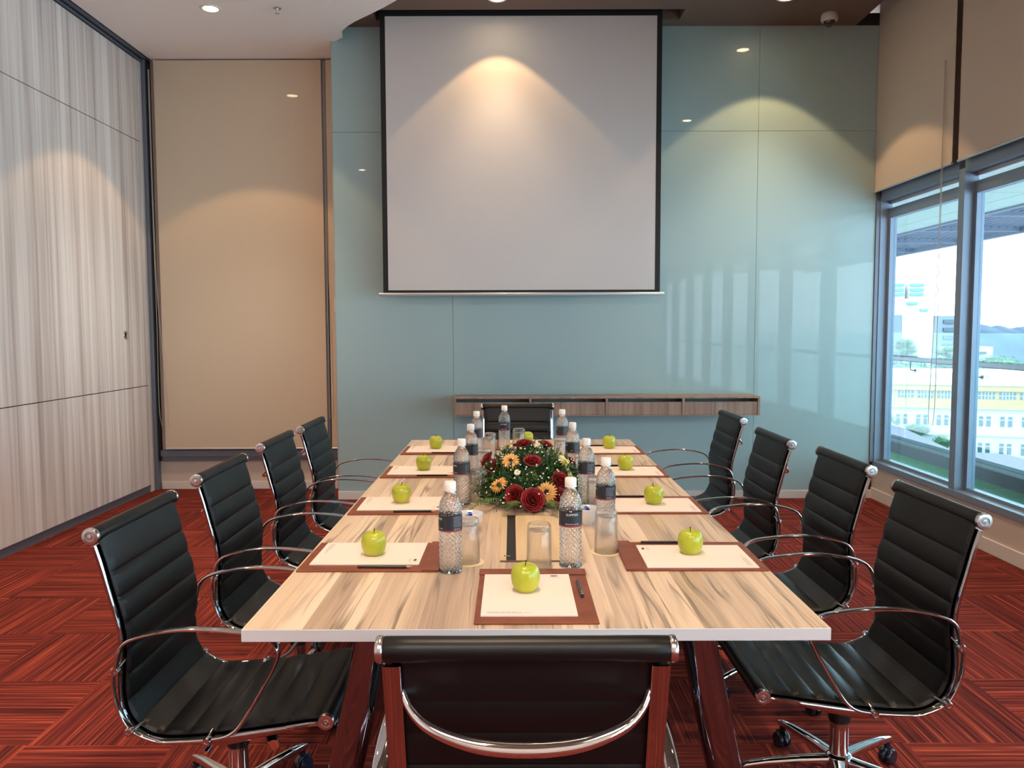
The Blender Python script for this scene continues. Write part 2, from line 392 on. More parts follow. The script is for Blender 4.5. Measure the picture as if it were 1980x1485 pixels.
# low white ceiling with its curved edge
curve = [(-1.41, 6.57), (-1.36, 6.55), (-1.325, 6.45), (-1.31, 6.34), (-1.20, 6.19), (-1.106, 6.091), (-.945, 5.929), (-.80, 5.766), (-.63, 5.52), (-.5, 5.1), (-.47, 4.4), (-.62, 3.4), (-.98, 2.4), (-1.35, 1.2), (-1.5, -.5), (-1.5, BACK)]
edge = [(p.x, p.y) for p in resample([(a, b, 0) for a, b in curve], 90)]
poly = [(-3.085, BACK)] + list(reversed(edge)) + [(-1.44, 6.57), (-1.44, 7.03), (-3.085, 7.03)]
n = len(poly); lc = MB()
lc.add([(x, y, LZ) for x, y in poly]+[(x, y, CZ) for x, y in poly], [tuple(reversed(range(n))), tuple(range(n, 2*n))])
lc.add([(x, y, LZ) for x, y in poly]+[(x, y, CZ) for x, y in poly], [(i, (i+1) % n, n+(i+1) % n, n+i) for i in range(n)])
struct(lc.build('ceiling_lower', 'ceiling_white', smooth=False))

# ------------------------------------------------------------------ left operable partition wall
wl = struct(MB().box(LX-.16, LX-.03, BACK, 7.2, 0, CZ+.1).build('wall_left', 'groove', smooth=False))
ys = [6.9, 5.69, 4.48, 3.27, 2.06, .85, -.36, -1.57, -2.78, BACK]
zs = [.062, .934, 3.013, 3.69]
for i in range(len(ys)-1):
    for j in range(3):
        g = .0035
        MB().box(LX-.03, LX, ys[i+1]+.0015, ys[i]-.0015, zs[j]+g, zs[j+1]-g).build('panel', 'laminate', wl, smooth=False)
MB().box(LX-.04, LX-.012, BACK, 6.9, 0.0, .06).build('skirting_rail', 'alu_grey', wl, smooth=False)
tr = MB(); tr.box(LX-.03, LX+.012, BACK, 7.0, 3.695, 3.715); tr.box(LX+.012, LX+.05, BACK, 7.0, 3.722, 3.76)
tr.build('ceiling_track', 'alu_grey', wl, smooth=False)
MB().box(LX-.03, LX+.075, BACK, 7.03, 3.765, 3.8).build('track_recess', 'black', wl, smooth=False)
jb = MB(); jb.box(LX-.03, LX+.0, 6.905, 7.03, .0, 3.69)
jb.build('jamb', 'laminate', wl, smooth=False)
MB().box(LX, LX+.032, 6.96, 7.03, 0, 3.72).build('end_channel', 'alu_grey', wl, smooth=False, bevel=.004)
MB().box(LX+.036, LX+.052, 6.985, 7.03, .258, 3.72).build('end_gasket', 'black', wl, smooth=False)
R90 = Matrix.Rotation(PI/2, 4, 'Y')
ring = MB(); ring.lathe([(.020, 0), (.022, .004), (.034, .005), (.036, .003), (.036, 0)], 28, (LX, 6.53, 1.374), T=R90)
ring.box(LX+.003, LX+.009, 6.526, 6.534, 1.356, 1.392)
ring.build('flush_handle', 'chrome_cap', wl)

# ------------------------------------------------------------------ back alcove with its blind
wb = MB(); wb.box(LX-.3, -1.2, AY, AY+.15, 0, CZ+.1)
struct(wb.build('wall_alcove', 'beige_paint', smooth=False))
struct(MB().box(-3.12, -1.45, AY-.014, AY, 0, .068).build('baseboard_alcove', 'white_paint', smooth=False, bevel=.003))
wf = MB(); wf.box(-3.105, -1.45, AY-.03, AY, .258, .30); wf.box(-3.105, -1.45, AY-.05, AY, .30, .352); wf.box(-1.63, -1.60, AY-.05, AY, .352, LZ)
struct(wf.build('window_1', 'alu_grey', smooth=False))
def blind(x0, x1, y, z0, z1, label, axis='x', mat='blind'):
    r = empty('roller_blind', ((x0+x1)/2 if axis == 'x' else y, y if axis == 'x' else (x0+x1)/2, z0)); tag(r, label, 'blind')
    w = (x1-x0)/2; T = None if axis == 'x' else Matrix.Rotation(PI/2, 4, 'Z')
    m = MB(); m.box(-w, w, -.0015, .0015, 0, z1-z0, T=T); m.build('blind_fabric', mat, r, smooth=False)
    m = MB(); a, b = Vector((-w, 0, 0)), Vector((w, 0, 0))
    if T: a, b = T @ a, T @ b
    m.cyl(a, b, .009, 12); m.build('bottom_bar', 'alu_light', r)
    return r
blind(-3.055, -1.625, AY-.058, .37, 3.71, 'wide beige roller blind drawn down almost to the floor in the left alcove')
b2 = blind(-1.588, -1.452, AY-.058, .37, 3.71, 'narrow strip of beige roller blind squeezed between dark post and teal glass wall')
def chain(pts, label, loc, r=.0022):
    P = resample(pts, 70); o = MB().tube(P, r, 6).build('blind_chain', 'cord', loc=loc)
    return tag(o, label, 'cord')
chain([(0,0,3.3),(0,0,2.2),(.005,0,1.2),(.0,0,.55),(.008,0,.30),(.045,0,.2),(.082,0,.28),(.07,0,.55),(.02,0,1.3),(.008,0,2.0),(.008,0,3.3)], 'white bead chain looping down beside the left alcove blind', (-3.095, AY-.075, .33))
chain([(0,0,3.3),(0,0,2.2),(0,0,1.0),(.0,0,.35),(.012,0,.2),(.028,0,.3),(.03,0,.8),(.012,0,1.5),(.008,0,3.3)], 'thin bead chain beside the narrow blind strip at the teal wall', (-1.602, AY-.062, .4))

# ------------------------------------------------------------------ teal glass wall
gw = struct(MB().box(-1.44, RX+.02, WY+.012, AY+.15, 0, CZ+.1).build('wall_back', 'groove', smooth=False))
g = .0012
xs = [-1.448, -.484, 2.0, RX-.03]; zz = [.068, 3.007, CZ]
for i in range(3):
    for j in range(2):
        MB().box(xs[i]+g, xs[i+1]-g, WY, WY+.012, zz[j]+g, zz[j+1]-g).build('glass_panel', 'teal_glass', gw, smooth=False)
MB().box(-1.452, -1.4495, WY+.001, AY-.06, .068, LZ).build('return_panel', 'beige_paint', gw, smooth=False)
MB().box(-1.4495, -1.4485, WY-.001, WY+.012, .068, LZ).build('polished_edge', 'alu_light', gw, smooth=False)
MB().box(RX-.03, RX+.0, WY-.012, WY+.012, .30, CZ).build('corner_gasket', 'alu_grey', gw, smooth=False)
struct(MB().box(-1.45, RX-.0, WY-.016, WY+.01, 0, .068).build('baseboard_back', 'white_paint', smooth=False, bevel=.003))
sw = MB().box(-1.478, -1.4525, WY+.10, WY+.17, 1.56, 1.675).build('wall_switch', 'cap', smooth=False, bevel=.003)
tag(sw, 'small white wall box on the side return of the teal glass wall', 'switch')

# ------------------------------------------------------------------ projection screen
ps = tag(empty('projection_screen', (.078, 6.33, 1.69)), 'large white projection screen with black border pulled down from the ceiling slot', 'projection screen')
hw = 1.092
MB().box(-hw+.04, hw-.04, -.002, .002, .032, 2.135).build('screen_surface', 'screen_fabric', ps, smooth=False)
b = MB(); b.box(-hw, -hw+.04, -.003, .003, .012, 2.35); b.box(hw-.04, hw, -.003, .003, .012, 2.35)
b.box(-hw+.04, hw-.04, -.003, .003, .012, .032); b.box(-hw+.04, hw-.04, -.003, .003, 2.135, 2.35)
b.build('screen_border', 'black', ps, smooth=False)
m = MB(); m.lathe([(.011, -hw-.035), (.013, -hw-.03), (.013, hw+.03), (.011, hw+.035)], 16, T=R90); m.build('bottom_bar', 'alu_light', ps)
m = MB(); m.box(-hw-.04, hw+.06, -.05, .06, 2.34, 2.44); m.build('casing', 'black', ps, smooth=False)

# ------------------------------------------------------------------ floating shelf
sh = tag(empty('wall_shelf', (.757, 6.33, .72)), 'long floating wood shelf with four drop compartments under the projection screen', 'shelf')
w = 1.223
m = MB(); m.box(-w, w, 0, .235, .138, .152); m.box(-w, -w+.018, 0.0, .235, 0, .138); m.box(w-.018, w, .0, .235, 0, .138)
for k in (1, 2, 3): xx = -w+k*2*w/4; m.box(xx-.009, xx+.009, .0, .235, 0, .138)
m.box(-w+.018, w-.018, .0, .235, 0, .008)
m.build('carcass', 'shelf_wood', sh, smooth=False, bevel=.001)
for k in range(4):
    a = -w+k*2*w/4+.012+(.006 if k == 0 else 0); c_ = -w+(k+1)*2*w/4-.012-(.006 if k == 3 else 0)
    MB().box(a, c_, .006, .024, .01, .110).build('flap_door', 'shelf_wood', sh, smooth=False, bevel=.001)

# ------------------------------------------------------------------ right wall with windows
wr = MB(); wr.box(RX, RX+.2, BACK, 7.2, 0, .268); wr.box(RX+.06, RX+.2, BACK, 7.2, 2.47, 4.2); wr.box(RX, RX+.1, 6.60, 7.2, .268, 2.47)
struct(wr.build('wall_right', 'beige_paint', smooth=False))
struct(MB().box(RX-.014, RX, BACK, WY, 0, .09).build('baseboard_right', 'white_paint', smooth=False, bevel=.003))
pitch = 1.2; mull = [5.385-pitch*k for k in range(8)]
wn = 1
edges = [6.60]+mull
for k in range(8):
    y1 = edges[k]-(.035 if k else 0); y0 = edges[k+1]+.035
    fr = MB(); d0, d1 = RX, RX+.10
    # outer frame: near mullion, header, sill
    fr.box(d0, d1, y0-.07, y0, .27, 2.47)
    if k == 0: fr.box(d0, d1, y1-.05, y1, .27, 2.47); y1 -= .05
    fr.box(d0, d1, y0, y1, 2.44, 2.47+.07); fr.box(d0-.01, d1+.03, y0-.07, y1, .27, .315)
    wo = fr.build('window_%d' % (k+2), 'window_frame', smooth=False, bevel=.002); struct(wo)
    s = MB(); e = .035
    s.box(d1-.035, d1+.02, y0, y0+e, .315, 2.38); s.box(d1-.035, d1+.02, y1-e, y1, .315, 2.38)
    s.box(d1-.035, d1+.02, y0+e, y1-e, 2.30, 2.38); s.box(d1-.035, d1+.02, y0+e, y1-e, .315, .335)
    s.build('sash', 'window_frame', wo, smooth=False, bevel=.002)
    MB().box(d1-.02, d1+.03, y0, y1, 2.415, 2.44).build('vent_slot', 'alu_light', wo, smooth=False)
    MB().box(d1-.004, d1+.002, y0+e, y1-e, .335, 2.30).build('glass_pane', 'pane', wo, smooth=False)
    MB().box(d1+.001, d1+.004, y0, y1, 2.38, 2.415).build('vent_pane', 'pane', wo, smooth=False)
bl = ['beige roller blind over the first window, nearest the teal wall', 'beige roller blind over the second window from the teal wall']
lo = 6.565
for k in range(2):
    hi_ = lo; lo2 = (5.43 if k == 0 else 4.22)
    blind(lo2, hi_, 2.955, 2.515, 4.15, bl[k], 'y', 'blind_right'); lo = lo2-.075
for k in range(2, 8):
    o = blind(mull[k]+.04, mull[k-1]-.035, 2.955, 2.515, 4.15, 'beige roller blind over a window beside and behind the viewpoint', 'y', 'blind_right'); o['group'] = 'roller blinds behind the viewpoint'
chain([(0,0,2.5),(0,0,1.2),(0,-.005,.3),(0,.01,.03),(0,.045,0),(0,.075,.06),(0,.06,.4),(0,.02,1.2),(0,.01,2.5)], 'white bead chain with loop hanging in front of the first right window', (2.94, 5.52, .72))

# rear wall behind the camera
struct(MB().box(LX-.3, RX+.24, BACK-.15, BACK, 0, 4.2).build('wall_rear', 'beige_paint', smooth=False))

# ------------------------------------------------------------------ ceiling fittings
def downlight(x, y, z, label, group='round recessed ceiling lights', lit=True, P=1.0, N=95):
    r = tag(empty('ceiling_light', (x, y, z)), label, 'ceiling light', group)
    m = MB(); m.lathe([(.052, -.001), (.054, -.006), (.072, -.006), (.075, -.002), (.075, 0)], 32, cap0=False, cap1=False); m.build('trim_ring', 'lamp_ring', r)
    m = MB(); m.lathe([(.0, -.0025), (.051, -.0025)], 32, cap0=False, cap1=False); m.build('lens', 'lamp_glow', r)
    for nm, size, blend, e, lc in (('wide', 92, .12, 11*P, (1, .62, .28)), ('narrow', 72, .9, N*P, (1, .78, .55))):
        l = bpy.data.lights.new('downlight_'+nm, 'SPOT'); l.energy = e; l.color = lc; l.spot_size = math.radians(size); l.spot_blend = blend; l.shadow_soft_size = .03
        lo_ = bpy.data.objects.new('downlight_'+nm, l); C.objects.link(lo_); lo_.location = (x, y, z-.012)
    return r
downlight(-2.16, 5.9, LZ, 'bright recessed downlight in the low white ceiling at the upper left', None, N=28, P=2.0)
downlight(-.10, 6.02, CZ, 'warm recessed downlight in the brown ceiling right in front of the projection screen', None, N=14, P=1.2)
downlight(2.02, 6.02, CZ, 'warm recessed downlight in the brown ceiling before the right half of teal wall', None, N=22, P=2.2)
for (x, y, z, nn_) in ((-2.16, 3.66, LZ, 75), (-2.16, 1.42, LZ, 75), (-.1, 3.66, CZ, 66), (-.1, 1.42, CZ, 66), (2.05, 3.66, CZ, 58), (2.05, 1.42, CZ, 58), (-2.16, -1, LZ, 20), (-.1, -1, CZ, 20), (2.05, -1, CZ, 20)):
    downlight(x, y, z, 'recessed ceiling light mirrored in the teal glass, above the table or behind the viewpoint', 'ceiling lights out of the frame', N=nn_)
for (x, y) in ((-.9, -2.2), (1.5, -2.2)):  # unseen glowing fill panels, added to brighten the room
    r = tag(empty('added_fill_panel', (x, y, CZ)), 'added square white fill light panel, unseen behind the viewpoint', 'ceiling light', 'added fill panels behind the viewpoint')
    MB().box(-.62, .62, -.62, .62, -.02, 0).build('frame', 'lamp_ring', r, smooth=False)
    MB().box(-.58, .58, -.58, .58, -.024, -.0201).build('fill_diffuser', 'fill_glow', r, smooth=False)
sp = tag(empty('fire_sprinkler', (-1.68, 5.9, LZ)), 'small metal fire sprinkler on the low white ceiling', 'sprinkler')
m = MB(); m.lathe([(.028, 0), (.028, -.004), (.010, -.006), (.007, -.014)], 20); m.build('base_plate', 'chrome_cap', sp)
m = MB(); m.tube([(-.009,0,-.012),(-.011,0,-.02),(-.007,0,-.032),(0,0,-.036)], .0022, 6); m.tube([(.009,0,-.012),(.011,0,-.02),(.007,0,-.032),(0,0,-.036)], .0022, 6)
m.lathe([(.016, -.036), (.016, -.038)], 16); m.build('deflector', 'chrome_cap', sp)
cc = tag(empty('security_camera', (2.46, 6.33, CZ)), 'white dome security camera on the brown ceiling at the upper right', 'camera')
m = MB(); m.lathe([(.055, 0), (.062, -.012), (.064, -.045), (.058, -.058), (.046, -.060)], 32); m.build('housing', 'cctv_white', cc)
m = MB(); m.lathe([(.045, -.058), (.044, -.070), (.036, -.086), (.022, -.097), (.0, -.101)], 28, cap0=False, cap1=False); m.build('dome', 'cctv_dark', cc)

# ------------------------------------------------------------------ conference table
tb = tag(empty('conference_table', (TX, 3.245, 0)), 'long pale wood grain conference table with grey edge and chrome legs', 'table')
tw, tl = .655, 1.515
MB().box(-tw, tw, -tl, tl, TZ-.0008, TZ).build('wood_surface', 'table_wood', tb, smooth=False)
MB().box(-tw-.0015, tw+.0015, -tl-.0015, tl+.0015, TZ-.029, TZ-.0008).build('tabletop', 'table_edge', tb, smooth=False, bevel=.0015)
m = MB(); m.box(-.42, .42, -tl+.25, tl-.25, TZ-.075, TZ-.029); m.build('underframe', 'plastic_black', tb, smooth=False, bevel=.003)
for sy in (-1, 1):
    for sx in (-1, 1):
        a = Vector((sx*.375, sy*1.44, TZ-.029)); c_ = Vector((sx*.555, sy*1.385, .0))
        mid = a.lerp(c_, .5)+Vector((sx*-.012, 0, 0))
        P = resample([a, mid, c_], 18); v = []; f = []; N = 24
        for i, p in enumerate(P):
            t = i/17; rx, ry = .040+.006*math.sin(PI*t)-.008*t, .032
            for j in range(N):
                q = 2*PI*j/N; v.append((p.x+math.copysign(abs(math.cos(q))**.8, math.cos(q))*rx, p.y+math.copysign(abs(math.sin(q))**.8, math.sin(q))*ry, p.z))
        for i in range(17):
            for j in range(N): f.append((i*N+j, i*N+(j+1) % N, (i+1)*N+(j+1) % N, (i+1)*N+j))
        f.append(tuple(range(N))); f.append(tuple(17*N+j for j in range(N)))
        m = MB(); m.add(v, f); m.build('leg', 'leg_metal', tb)
# flush cable box
cbx = tag(empty('cable_box', (TX+.006, 2.52, TZ)), 'flush wooden cable access box with open black slot let into the table', 'cable box')
bw, bl_ = .094, .285
m = MB(); m.box(-bw, bw, -bl_, -bl_+.012, 0, .002); m.box(-bw, bw, bl_-.006, bl_, 0, .002); m.build('frame', 'emblem', cbx, smooth=False)
m = MB(); m.box(-bw, -bw+.018, -bl_+.012, bl_-.006, 0, .0015); m.box(bw-.016, bw, -bl_+.012, bl_-.006, 0, .0015); m.build('side_strip', 'inset', cbx, smooth=False)
MB().box(-bw+.018, -bw+.046, -bl_+.012, bl_-.006, 0, .0008).build('slot', 'black', cbx, smooth=False)
MB().box(-bw+.047, bw-.0175, -bl_+.012, bl_-.006, 0, .0022).build('lid', 'inset', cbx, smooth=False, bevel=.0006)
MB().cyl((-bw+.012, -bl_+.055, .003), (-bw+.03, -bl_+.050, .003), .002, 8).build('hinge_clip', 'chrome_cap', cbx)

# ------------------------------------------------------------------ chair
prof = [(-.267,.897),(-.245,.825),(-.225,.747),(-.205,.668),(-.199,.61),(-.203,.55),(-.206,.49),(-.197,.435),(-.165,.392),(-.108,.372),(.02,.378),(.17,.398),(.27,.413),(.311,.412)]
HS = .222
PR = [Vector((p.x, p.y)) for p in resample([(a, b, 0) for a, b in prof], 240)]
arc = [0]
for i in range(1, 240): arc.append(arc[-1]+(PR[i]-PR[i-1]).length)
TL = arc[-1]
def sling(i0, i1):
    v = []; f = []; cols = [(-HS, .10), (-HS+.006, .7), (-HS+.03, 1), (-.08, 1), (.08, 1), (HS-.03, 1), (HS-.006, .7), (HS, .10)]
    nc = len(cols)
    for i in range(i0, i1+1):
        t = (PR[min(i+1, 239)]-PR[max(i-1, 0)]).normalized(); nn = Vector((-t.y, t.x))   # towards the sitter
        s = arc[i]; st = .105
        if s < st: ph = (s/st); puff = .0075*(1 if ph < .5 else math.sin(PI*ph)**.3)
        elif s > TL-.09: ph = (s-(TL-.09))/.09; puff = .0075*max(0, math.sin(PI*min(.999, max(.001, ph))))**.4
        else:
            nseg = 12; ph = ((s-st)/(TL-.09-st)*nseg) % 1; puff = .0085*math.sin(PI*ph)**.45 if 0 < ph < 1 else 0
        for (y, k) in cols:
            q = PR[i]+nn*(.003+puff)*k; v.append((q.x, y, q.y))
        for (y, k) in cols:
            q = PR[i]-nn*(.003+puff*.6)*k; v.append((q.x, y, q.y))
    N = i1-i0+1
    for i in range(N-1):
        a = i*2*nc; b_ = a+2*nc
        for j in range(nc-1):
            f.append((a+j, a+j+1, b_+j+1, b_+j)); f.append((a+nc+j, b_+nc+j, b_+nc+j+1, a+nc+j+1))
        f.append((a, b_, b_+nc, a+nc)); f.append((a+nc-1, a+2*nc-1, b_+2*nc-1, b_+nc-1))
    f.append(tuple(range(nc))+tuple(reversed(range(nc, 2*nc))))
    e = (N-1)*2*nc; f.append(tuple(e+j for j in range(nc))+tuple(reversed([e+nc+j for j in range(nc)])))
    m = MB(); m.add(v, f); return m
bend = min(range(240), key=lambda i: (PR[i]-Vector((-.165, .392))).length)

def make_chair():
    r = empty('office_chair')
    sling(1, bend).build('backrest', 'leather', r); sling(bend, 235).build('seat', 'leather', r)
    RX90 = Matrix.Rotation(PI/2, 4, 'X')
    for nm, c_, rad in (('top_roll', (prof[0][0]-.006, prof[0][1]-.001), .0210), ('front_roll', prof[-1], .0205)):
        L_ = HS+.012
        m = MB(); pr_ = [(rad*.9, -L_), (rad, -L_+.004)]+[(rad*(1+.03*math.sin(k*1.3)*.3), -L_+.004+(2*L_-.008)*k/12) for k in range(1, 12)]+[(rad, L_-.004), (rad*.9, L_)]
        m.lathe(pr_, 22, (c_[0], 0, c_[1]), T=RX90); ro = m.build(nm, 'leather', r)
        for s in (-1, 1):
            m = MB(); q = Matrix.Rotation(-s*PI/2, 4, 'X')
            m.lathe([(rad*1.0, -.002), (rad*1.06, .0), (rad*1.06, .007), (rad*.95, .010), (rad*.62, .0105), (rad*.58, .008), (rad*.32, .008), (rad*.28, .011), (rad*.10, .0112), (.0, .009)], 28, (c_[0], s*(L_), c_[1]), T=q, cap1=False)
            m.build('end_cap', 'chrome_cap', ro)
    # side rails: flat chrome plate behind the sling
    ii = list(range(6, 236, 3)); pts = [tuple(PR[i]) for i in ii]
    th, off = [], []
    for i in ii:
        s = arc[i]; u = max(0, min(1, (s-.62)/.12))*max(0, min(1, (TL-.06-s)/.22)); h = .006+.009*u
        th.append(h); off.append(-.006-h)
    for s in (-1, 1):
        m = MB(); m.flatbar(pts, s*(HS-.002), .0155, th, off, n=12, sup=.45); m.build('side_rail', 'rail_chrome', r)
    # crossbar behind the back, dipping and bowed backwards
    P = resample([(-.240,-.210,.822),(-.262,-.192,.790),(-.287,-.155,.768),(-.304,-.085,.750),(-.308,0,.744),(-.304,.085,.750),(-.287,.155,.768),(-.262,.192,.790),(-.240,.210,.822)], 44)
    v = []; f = []; N = 12
    for i, p in enumerate(P):
        t = (P[min(i+1, 43)]-P[max(i-1, 0)]).normalized(); u = Vector((.35, 0, .94)); u = (u-t*u.dot(t)).normalized(); w_ = t.cross(u)
        hh = .0055+.0065*math.sin(PI*i/43)
        for j in range(N):
            a = 2*PI*j/N; v.append(p+u*math.cos(a)*hh+w_*math.sin(a)*.0055)
    for i in range(43):
        for j in range(N): f.append((i*N+j, i*N+(j+1) % N, (i+1)*N+(j+1) % N, (i+1)*N+j))
    f.append(tuple(range(N))); f.append(tuple(43*N+j for j in range(N)))
    m = MB(); m.add(v, f); m.build('back_crossbar', 'chrome', r)
    arm = [(-.224,.529),(-.213,.57),(-.200,.612),(-.166,.640),(-.082,.660),(.007,.664),(.105,.656),(.165,.643),(.196,.612),(.187,.566),(.109,.431),(.07,.385),(.017,.370),(-.072,.364),(-.125,.366),(-.187,.396),(-.218,.456)]
    AP = [(p.x, p.y) for p in resample([(a, b_, 0) for a, b_ in arm], 110, True)]
    for s in (-1, 1):
        yy = []; wd = []
        for (x, z) in AP:
            u = max(0, min(1, (z-.42)/.22)); yy.append(s*(HS+.022+.016*u)); wd.append(.0075+.0055*u*u)
        m = MB(); m.flatbar(AP, yy, wd, .0048, closed=True, n=12, sup=.75); ar = m.build('armrest', 'chrome', r)
        for (x, z, tx, tz) in ((-.217,.555,-.208,.57),(-.187,.396,-.168,.40),(.010,.370,.012,.382)):
            m = MB(); y0 = s*(HS+.018)
            m.tube([(tx, s*(HS-.004), tz), (tx*.6+x*.4, s*(HS+.012), tz*.6+z*.4), (x, y0+s*.012, z-.002)], [.005, .005, .007], 10)
            q = Matrix.Rotation(-s*PI/2, 4, 'X')
            m.lathe([(.010, -.012), (.0115, -.002), (.0115, .007), (.0095, .010), (.005, .010), (.0045, .008), (0, .008)], 18, (x, y0+s*.01, z-.002), T=q, cap1=False)
            m.build('joint_bolt', 'chrome', ar)
    # mechanism
    m = MB(); m.box(-.085, .105, -.055, .055, .325, .352); m.box(-.05, .06, -.21, .21, .345, .356); m.box(.075, .125, -.05, .05, .335, .353)
    mc = m.build('mechanism', 'plastic_black', r, smooth=False, bevel=.006)
    m = MB(); m.cyl((.10, -.02, .335), (.150, -.165, .315), .0155, 18); m.build('tension_knob', 'plastic_black', mc)
    m = MB(); m.cyl((.1495, -.163, .3152), (.1525, -.172, .3138), .0162, 18); m.build('knob_cap', 'chrome', mc)
    m = MB(); m.tube([(0,-.03,.332),(-.005,-.12,.325),(-.01,-.19,.318)], .0038, 8); m.tube([(-.01,-.185,.3185),(-.012,-.215,.316)], .008, 10); m.build('height_lever', 'chrome', mc)
    m = MB(); m.lathe([(.030, .225), (.033, .235), (.033, .29), (.036, .326)], 24); m.build('column_sleeve', 'plastic_black', r)
    m = MB(); m.lathe([(.027, .10), (.027, .232)], 28); m.build('gas_cylinder', 'chrome', r)
    m = MB(); m.lathe([(.030, .068), (.042, .075), (.044, .095), (.038, .118), (.030, .124)], 28); bs = m.build('base', 'chrome', r)
    for k in range(5):
        T = Matrix.Rotation(2*PI*k/5, 4, 'Z'); m = MB()
        v = []; S = [(.03, .102, .019, .016), (.12, .100, .016, .013), (.22, .092, .013, .011), (.275, .084, .012, .010), (.292, .080, .009, .007)]
        N = 12
        for (x, z, a, c_) in S:
            for j in range(N):
                q = 2*PI*(j+.5)/N; v.append(T @ Vector((x, math.copysign(abs(math.cos(q))**.6, math.cos(q))*a, z+math.copysign(abs(math.sin(q))**.6, math.sin(q))*c_)))
        f = [(i*N+j, i*N+(j+1) % N, (i+1)*N+(j+1) % N, (i+1)*N+j) for i in range(4) for j in range(N)]+[tuple(range(N)), tuple(4*N+j for j in range(N))]
        m.add(v, f); m.build('base_leg', 'chrome', bs)
        m = MB(); m.mi = 0
        for s in (-1, 1):
            q = T @ Matrix.Rotation(PI/2, 4, 'X')
            c_ = T @ Vector((.272+.006, s*.012, .0255))
            m.lathe([(.014, -.008), (.023, -.008), (.0255, -.004), (.0255, .004), (.023, .008), (.010, .009)], 20, c_, T=q)
        c2 = T @ Vector((.274, 0, 0)); m.lathe([(.010, .03), (.010, .076)], 12, (c2.x, c2.y, 0))
        # hood
        hp = [T @ Vector((.278+.028*math.cos(a), 0, .0255+.028*math.sin(a))) for a in [i*PI/8 for i in range(0, 9)]]
        m.tube(hp, .006, 8)
        m.build('caster', 'caster', bs)
    return r

chairs = [  # x, y, facing, base angle, label
 (-.790, 2.215, 0, 65, 'black ribbed leather office chair, nearest of the left row'),
 (-.817, 2.955, 0, 20, 'black ribbed leather office chair, second from the near end of the left row'),
 (-.833, 3.705, 0, 48, 'black ribbed leather office chair, third from the near end of the left row'),
 (-.823, 4.33, 0, 10, 'black ribbed leather office chair, farthest of the left row'),
 (.992, 2.345, PI, 35-180, 'black ribbed leather office chair, nearest of the right row by the windows'),
 (1.03, 3.10, PI, 33, 'black ribbed leather office chair, second from the near end of the right row'),
 (.973, 3.76, PI, 70, 'black ribbed leather office chair, third from the near end of the right row'),
 (1.02, 4.66, PI, 5, 'black ribbed leather office chair, farthest of the right row'),
 (.022, 1.535, PI/2, 54, 'black office chair seen from behind at the near head of the table, chrome crossbar showing'),
 (.036, 5.03, -PI/2, 30, 'black office chair facing the viewer at the far head of the table'),
]
proto = make_chair()
for i, (x, y, rz, ba, lab) in enumerate(chairs):
    o = proto if i == 0 else copy_tree(proto)
    o.location = (x, y, 0); o.rotation_euler = (0, 0, rz)
    tag(o, lab, 'chair', 'office chairs around the conference table')
    for ch in o.children:
        if ch.name.startswith('base'):
            ch.rotation_euler = (0, 0, math.radians(ba)) if ch.name.split('.')[0] == 'base' else ch.rotation_euler

# ------------------------------------------------------------------ place settings
def folder():
    r = empty('leather_folder')      # origin: centre; +y = top, towards the middle of the table
    MB().box(-.142, .142, -.195, .195, 0, .006).build('board', 'leather_tan', r, smooth=False, bevel=.0022)
    MB().box(-.144, .144, .150, .198, .0060, .0095).build('holding_band', 'leather_tan', r, smooth=False, bevel=.0016)
    return r
def sheet():
    r = empty('note_paper')
    MB().box(-.112, .112, -.158, .1495, 0, .0028).build('paper_stack', 'paper', r, smooth=False)
    m = MB(); z = .00295
    m.add([(math.cos(a)*.011+.072, math.sin(a)*.0045+.134, z) for a in [2*PI*k/20 for k in range(20)]], [tuple(range(20))]); m.build('emblem', 'emblem', r, smooth=False)
    m = MB(); random.seed(3)
    for (y, x0, x1) in ((-.134, -.098, -.03), (-.1395, -.098, .0), (-.144, -.098, -.02)):
        x = x0
        while x < x1:
            d = random.uniform(.003, .009); m.box(x, x+d, y, y+.0016, .0026, .00295); x += d+.0016
    for (y, x0, x1) in ((.121, .055, .09), (.117, .06, .086)):
        x = x0
        while x < x1:
            d = random.uniform(.003, .007); m.box(x, x+d, y, y+.001, .0026, .00295); x += d+.0014
    m.build('letterhead_print', 'print_grey', r, smooth=False)
    return r
def pencil():
    r = empty('pencil')
    m = MB(); m.cyl((-.075, 0, .0037), (.062, 0, .0037), .0037, 6); m.build('barrel', 'pencil', r, smooth=False)
    m = MB(); m.cyl((.062, 0, .0037), (.076, 0, .0037), .0036, 8, r2=.0009); m.build('sharpened_tip', 'pencil_wood', r)
    return r
def pen():
    r = empty('pen')
    m = MB(); m.tube([(0,-.062,.0048),(0,.05,.0048),(0,.066,.0048)], [.0046,.0048,.002], 14); m.build('barrel', 'pen_metal', r)
    m = MB(); m.box(-.0012, .0012, -.058, -.02, .0096, .0112); m.box(-.0012, .0012, -.060, -.055, .008, .0112); m.build('clip', 'chrome_cap', r)
    return r
def apple():
    r = empty('green_apple')
    pr_ = [(.0,.006),(.008,.0035),(.015,.001),(.021,.0),(.028,.006),(.0335,.018),(.0362,.032),(.0362,.044),(.033,.056),(.0265,.0645),(.019,.0675),(.011,.0650),(.006,.0595),(.0,.0565)]
    P = resample([(a, b_, 0) for a, b_ in pr_], 34)
    m = MB(); n_ = 40
    m.lathe([(max(.0002, p.x), max(0, p.y)) for p in P], n_, rad=lambda q, z, k: q*(1+.022*math.cos(5*2*PI*k/n_+.4)*(abs(z-.033)/.033)**1.2+.012*math.cos(2*PI*k/n_)))
    m.build('fruit', 'apple', r)
    m = MB(); m.tube([(0,0,.058),(.001,.001,.068),(.004,.002,.077)], [.0013,.0012,.0018], 7); m.build('stem', 'stem', r)
    return r
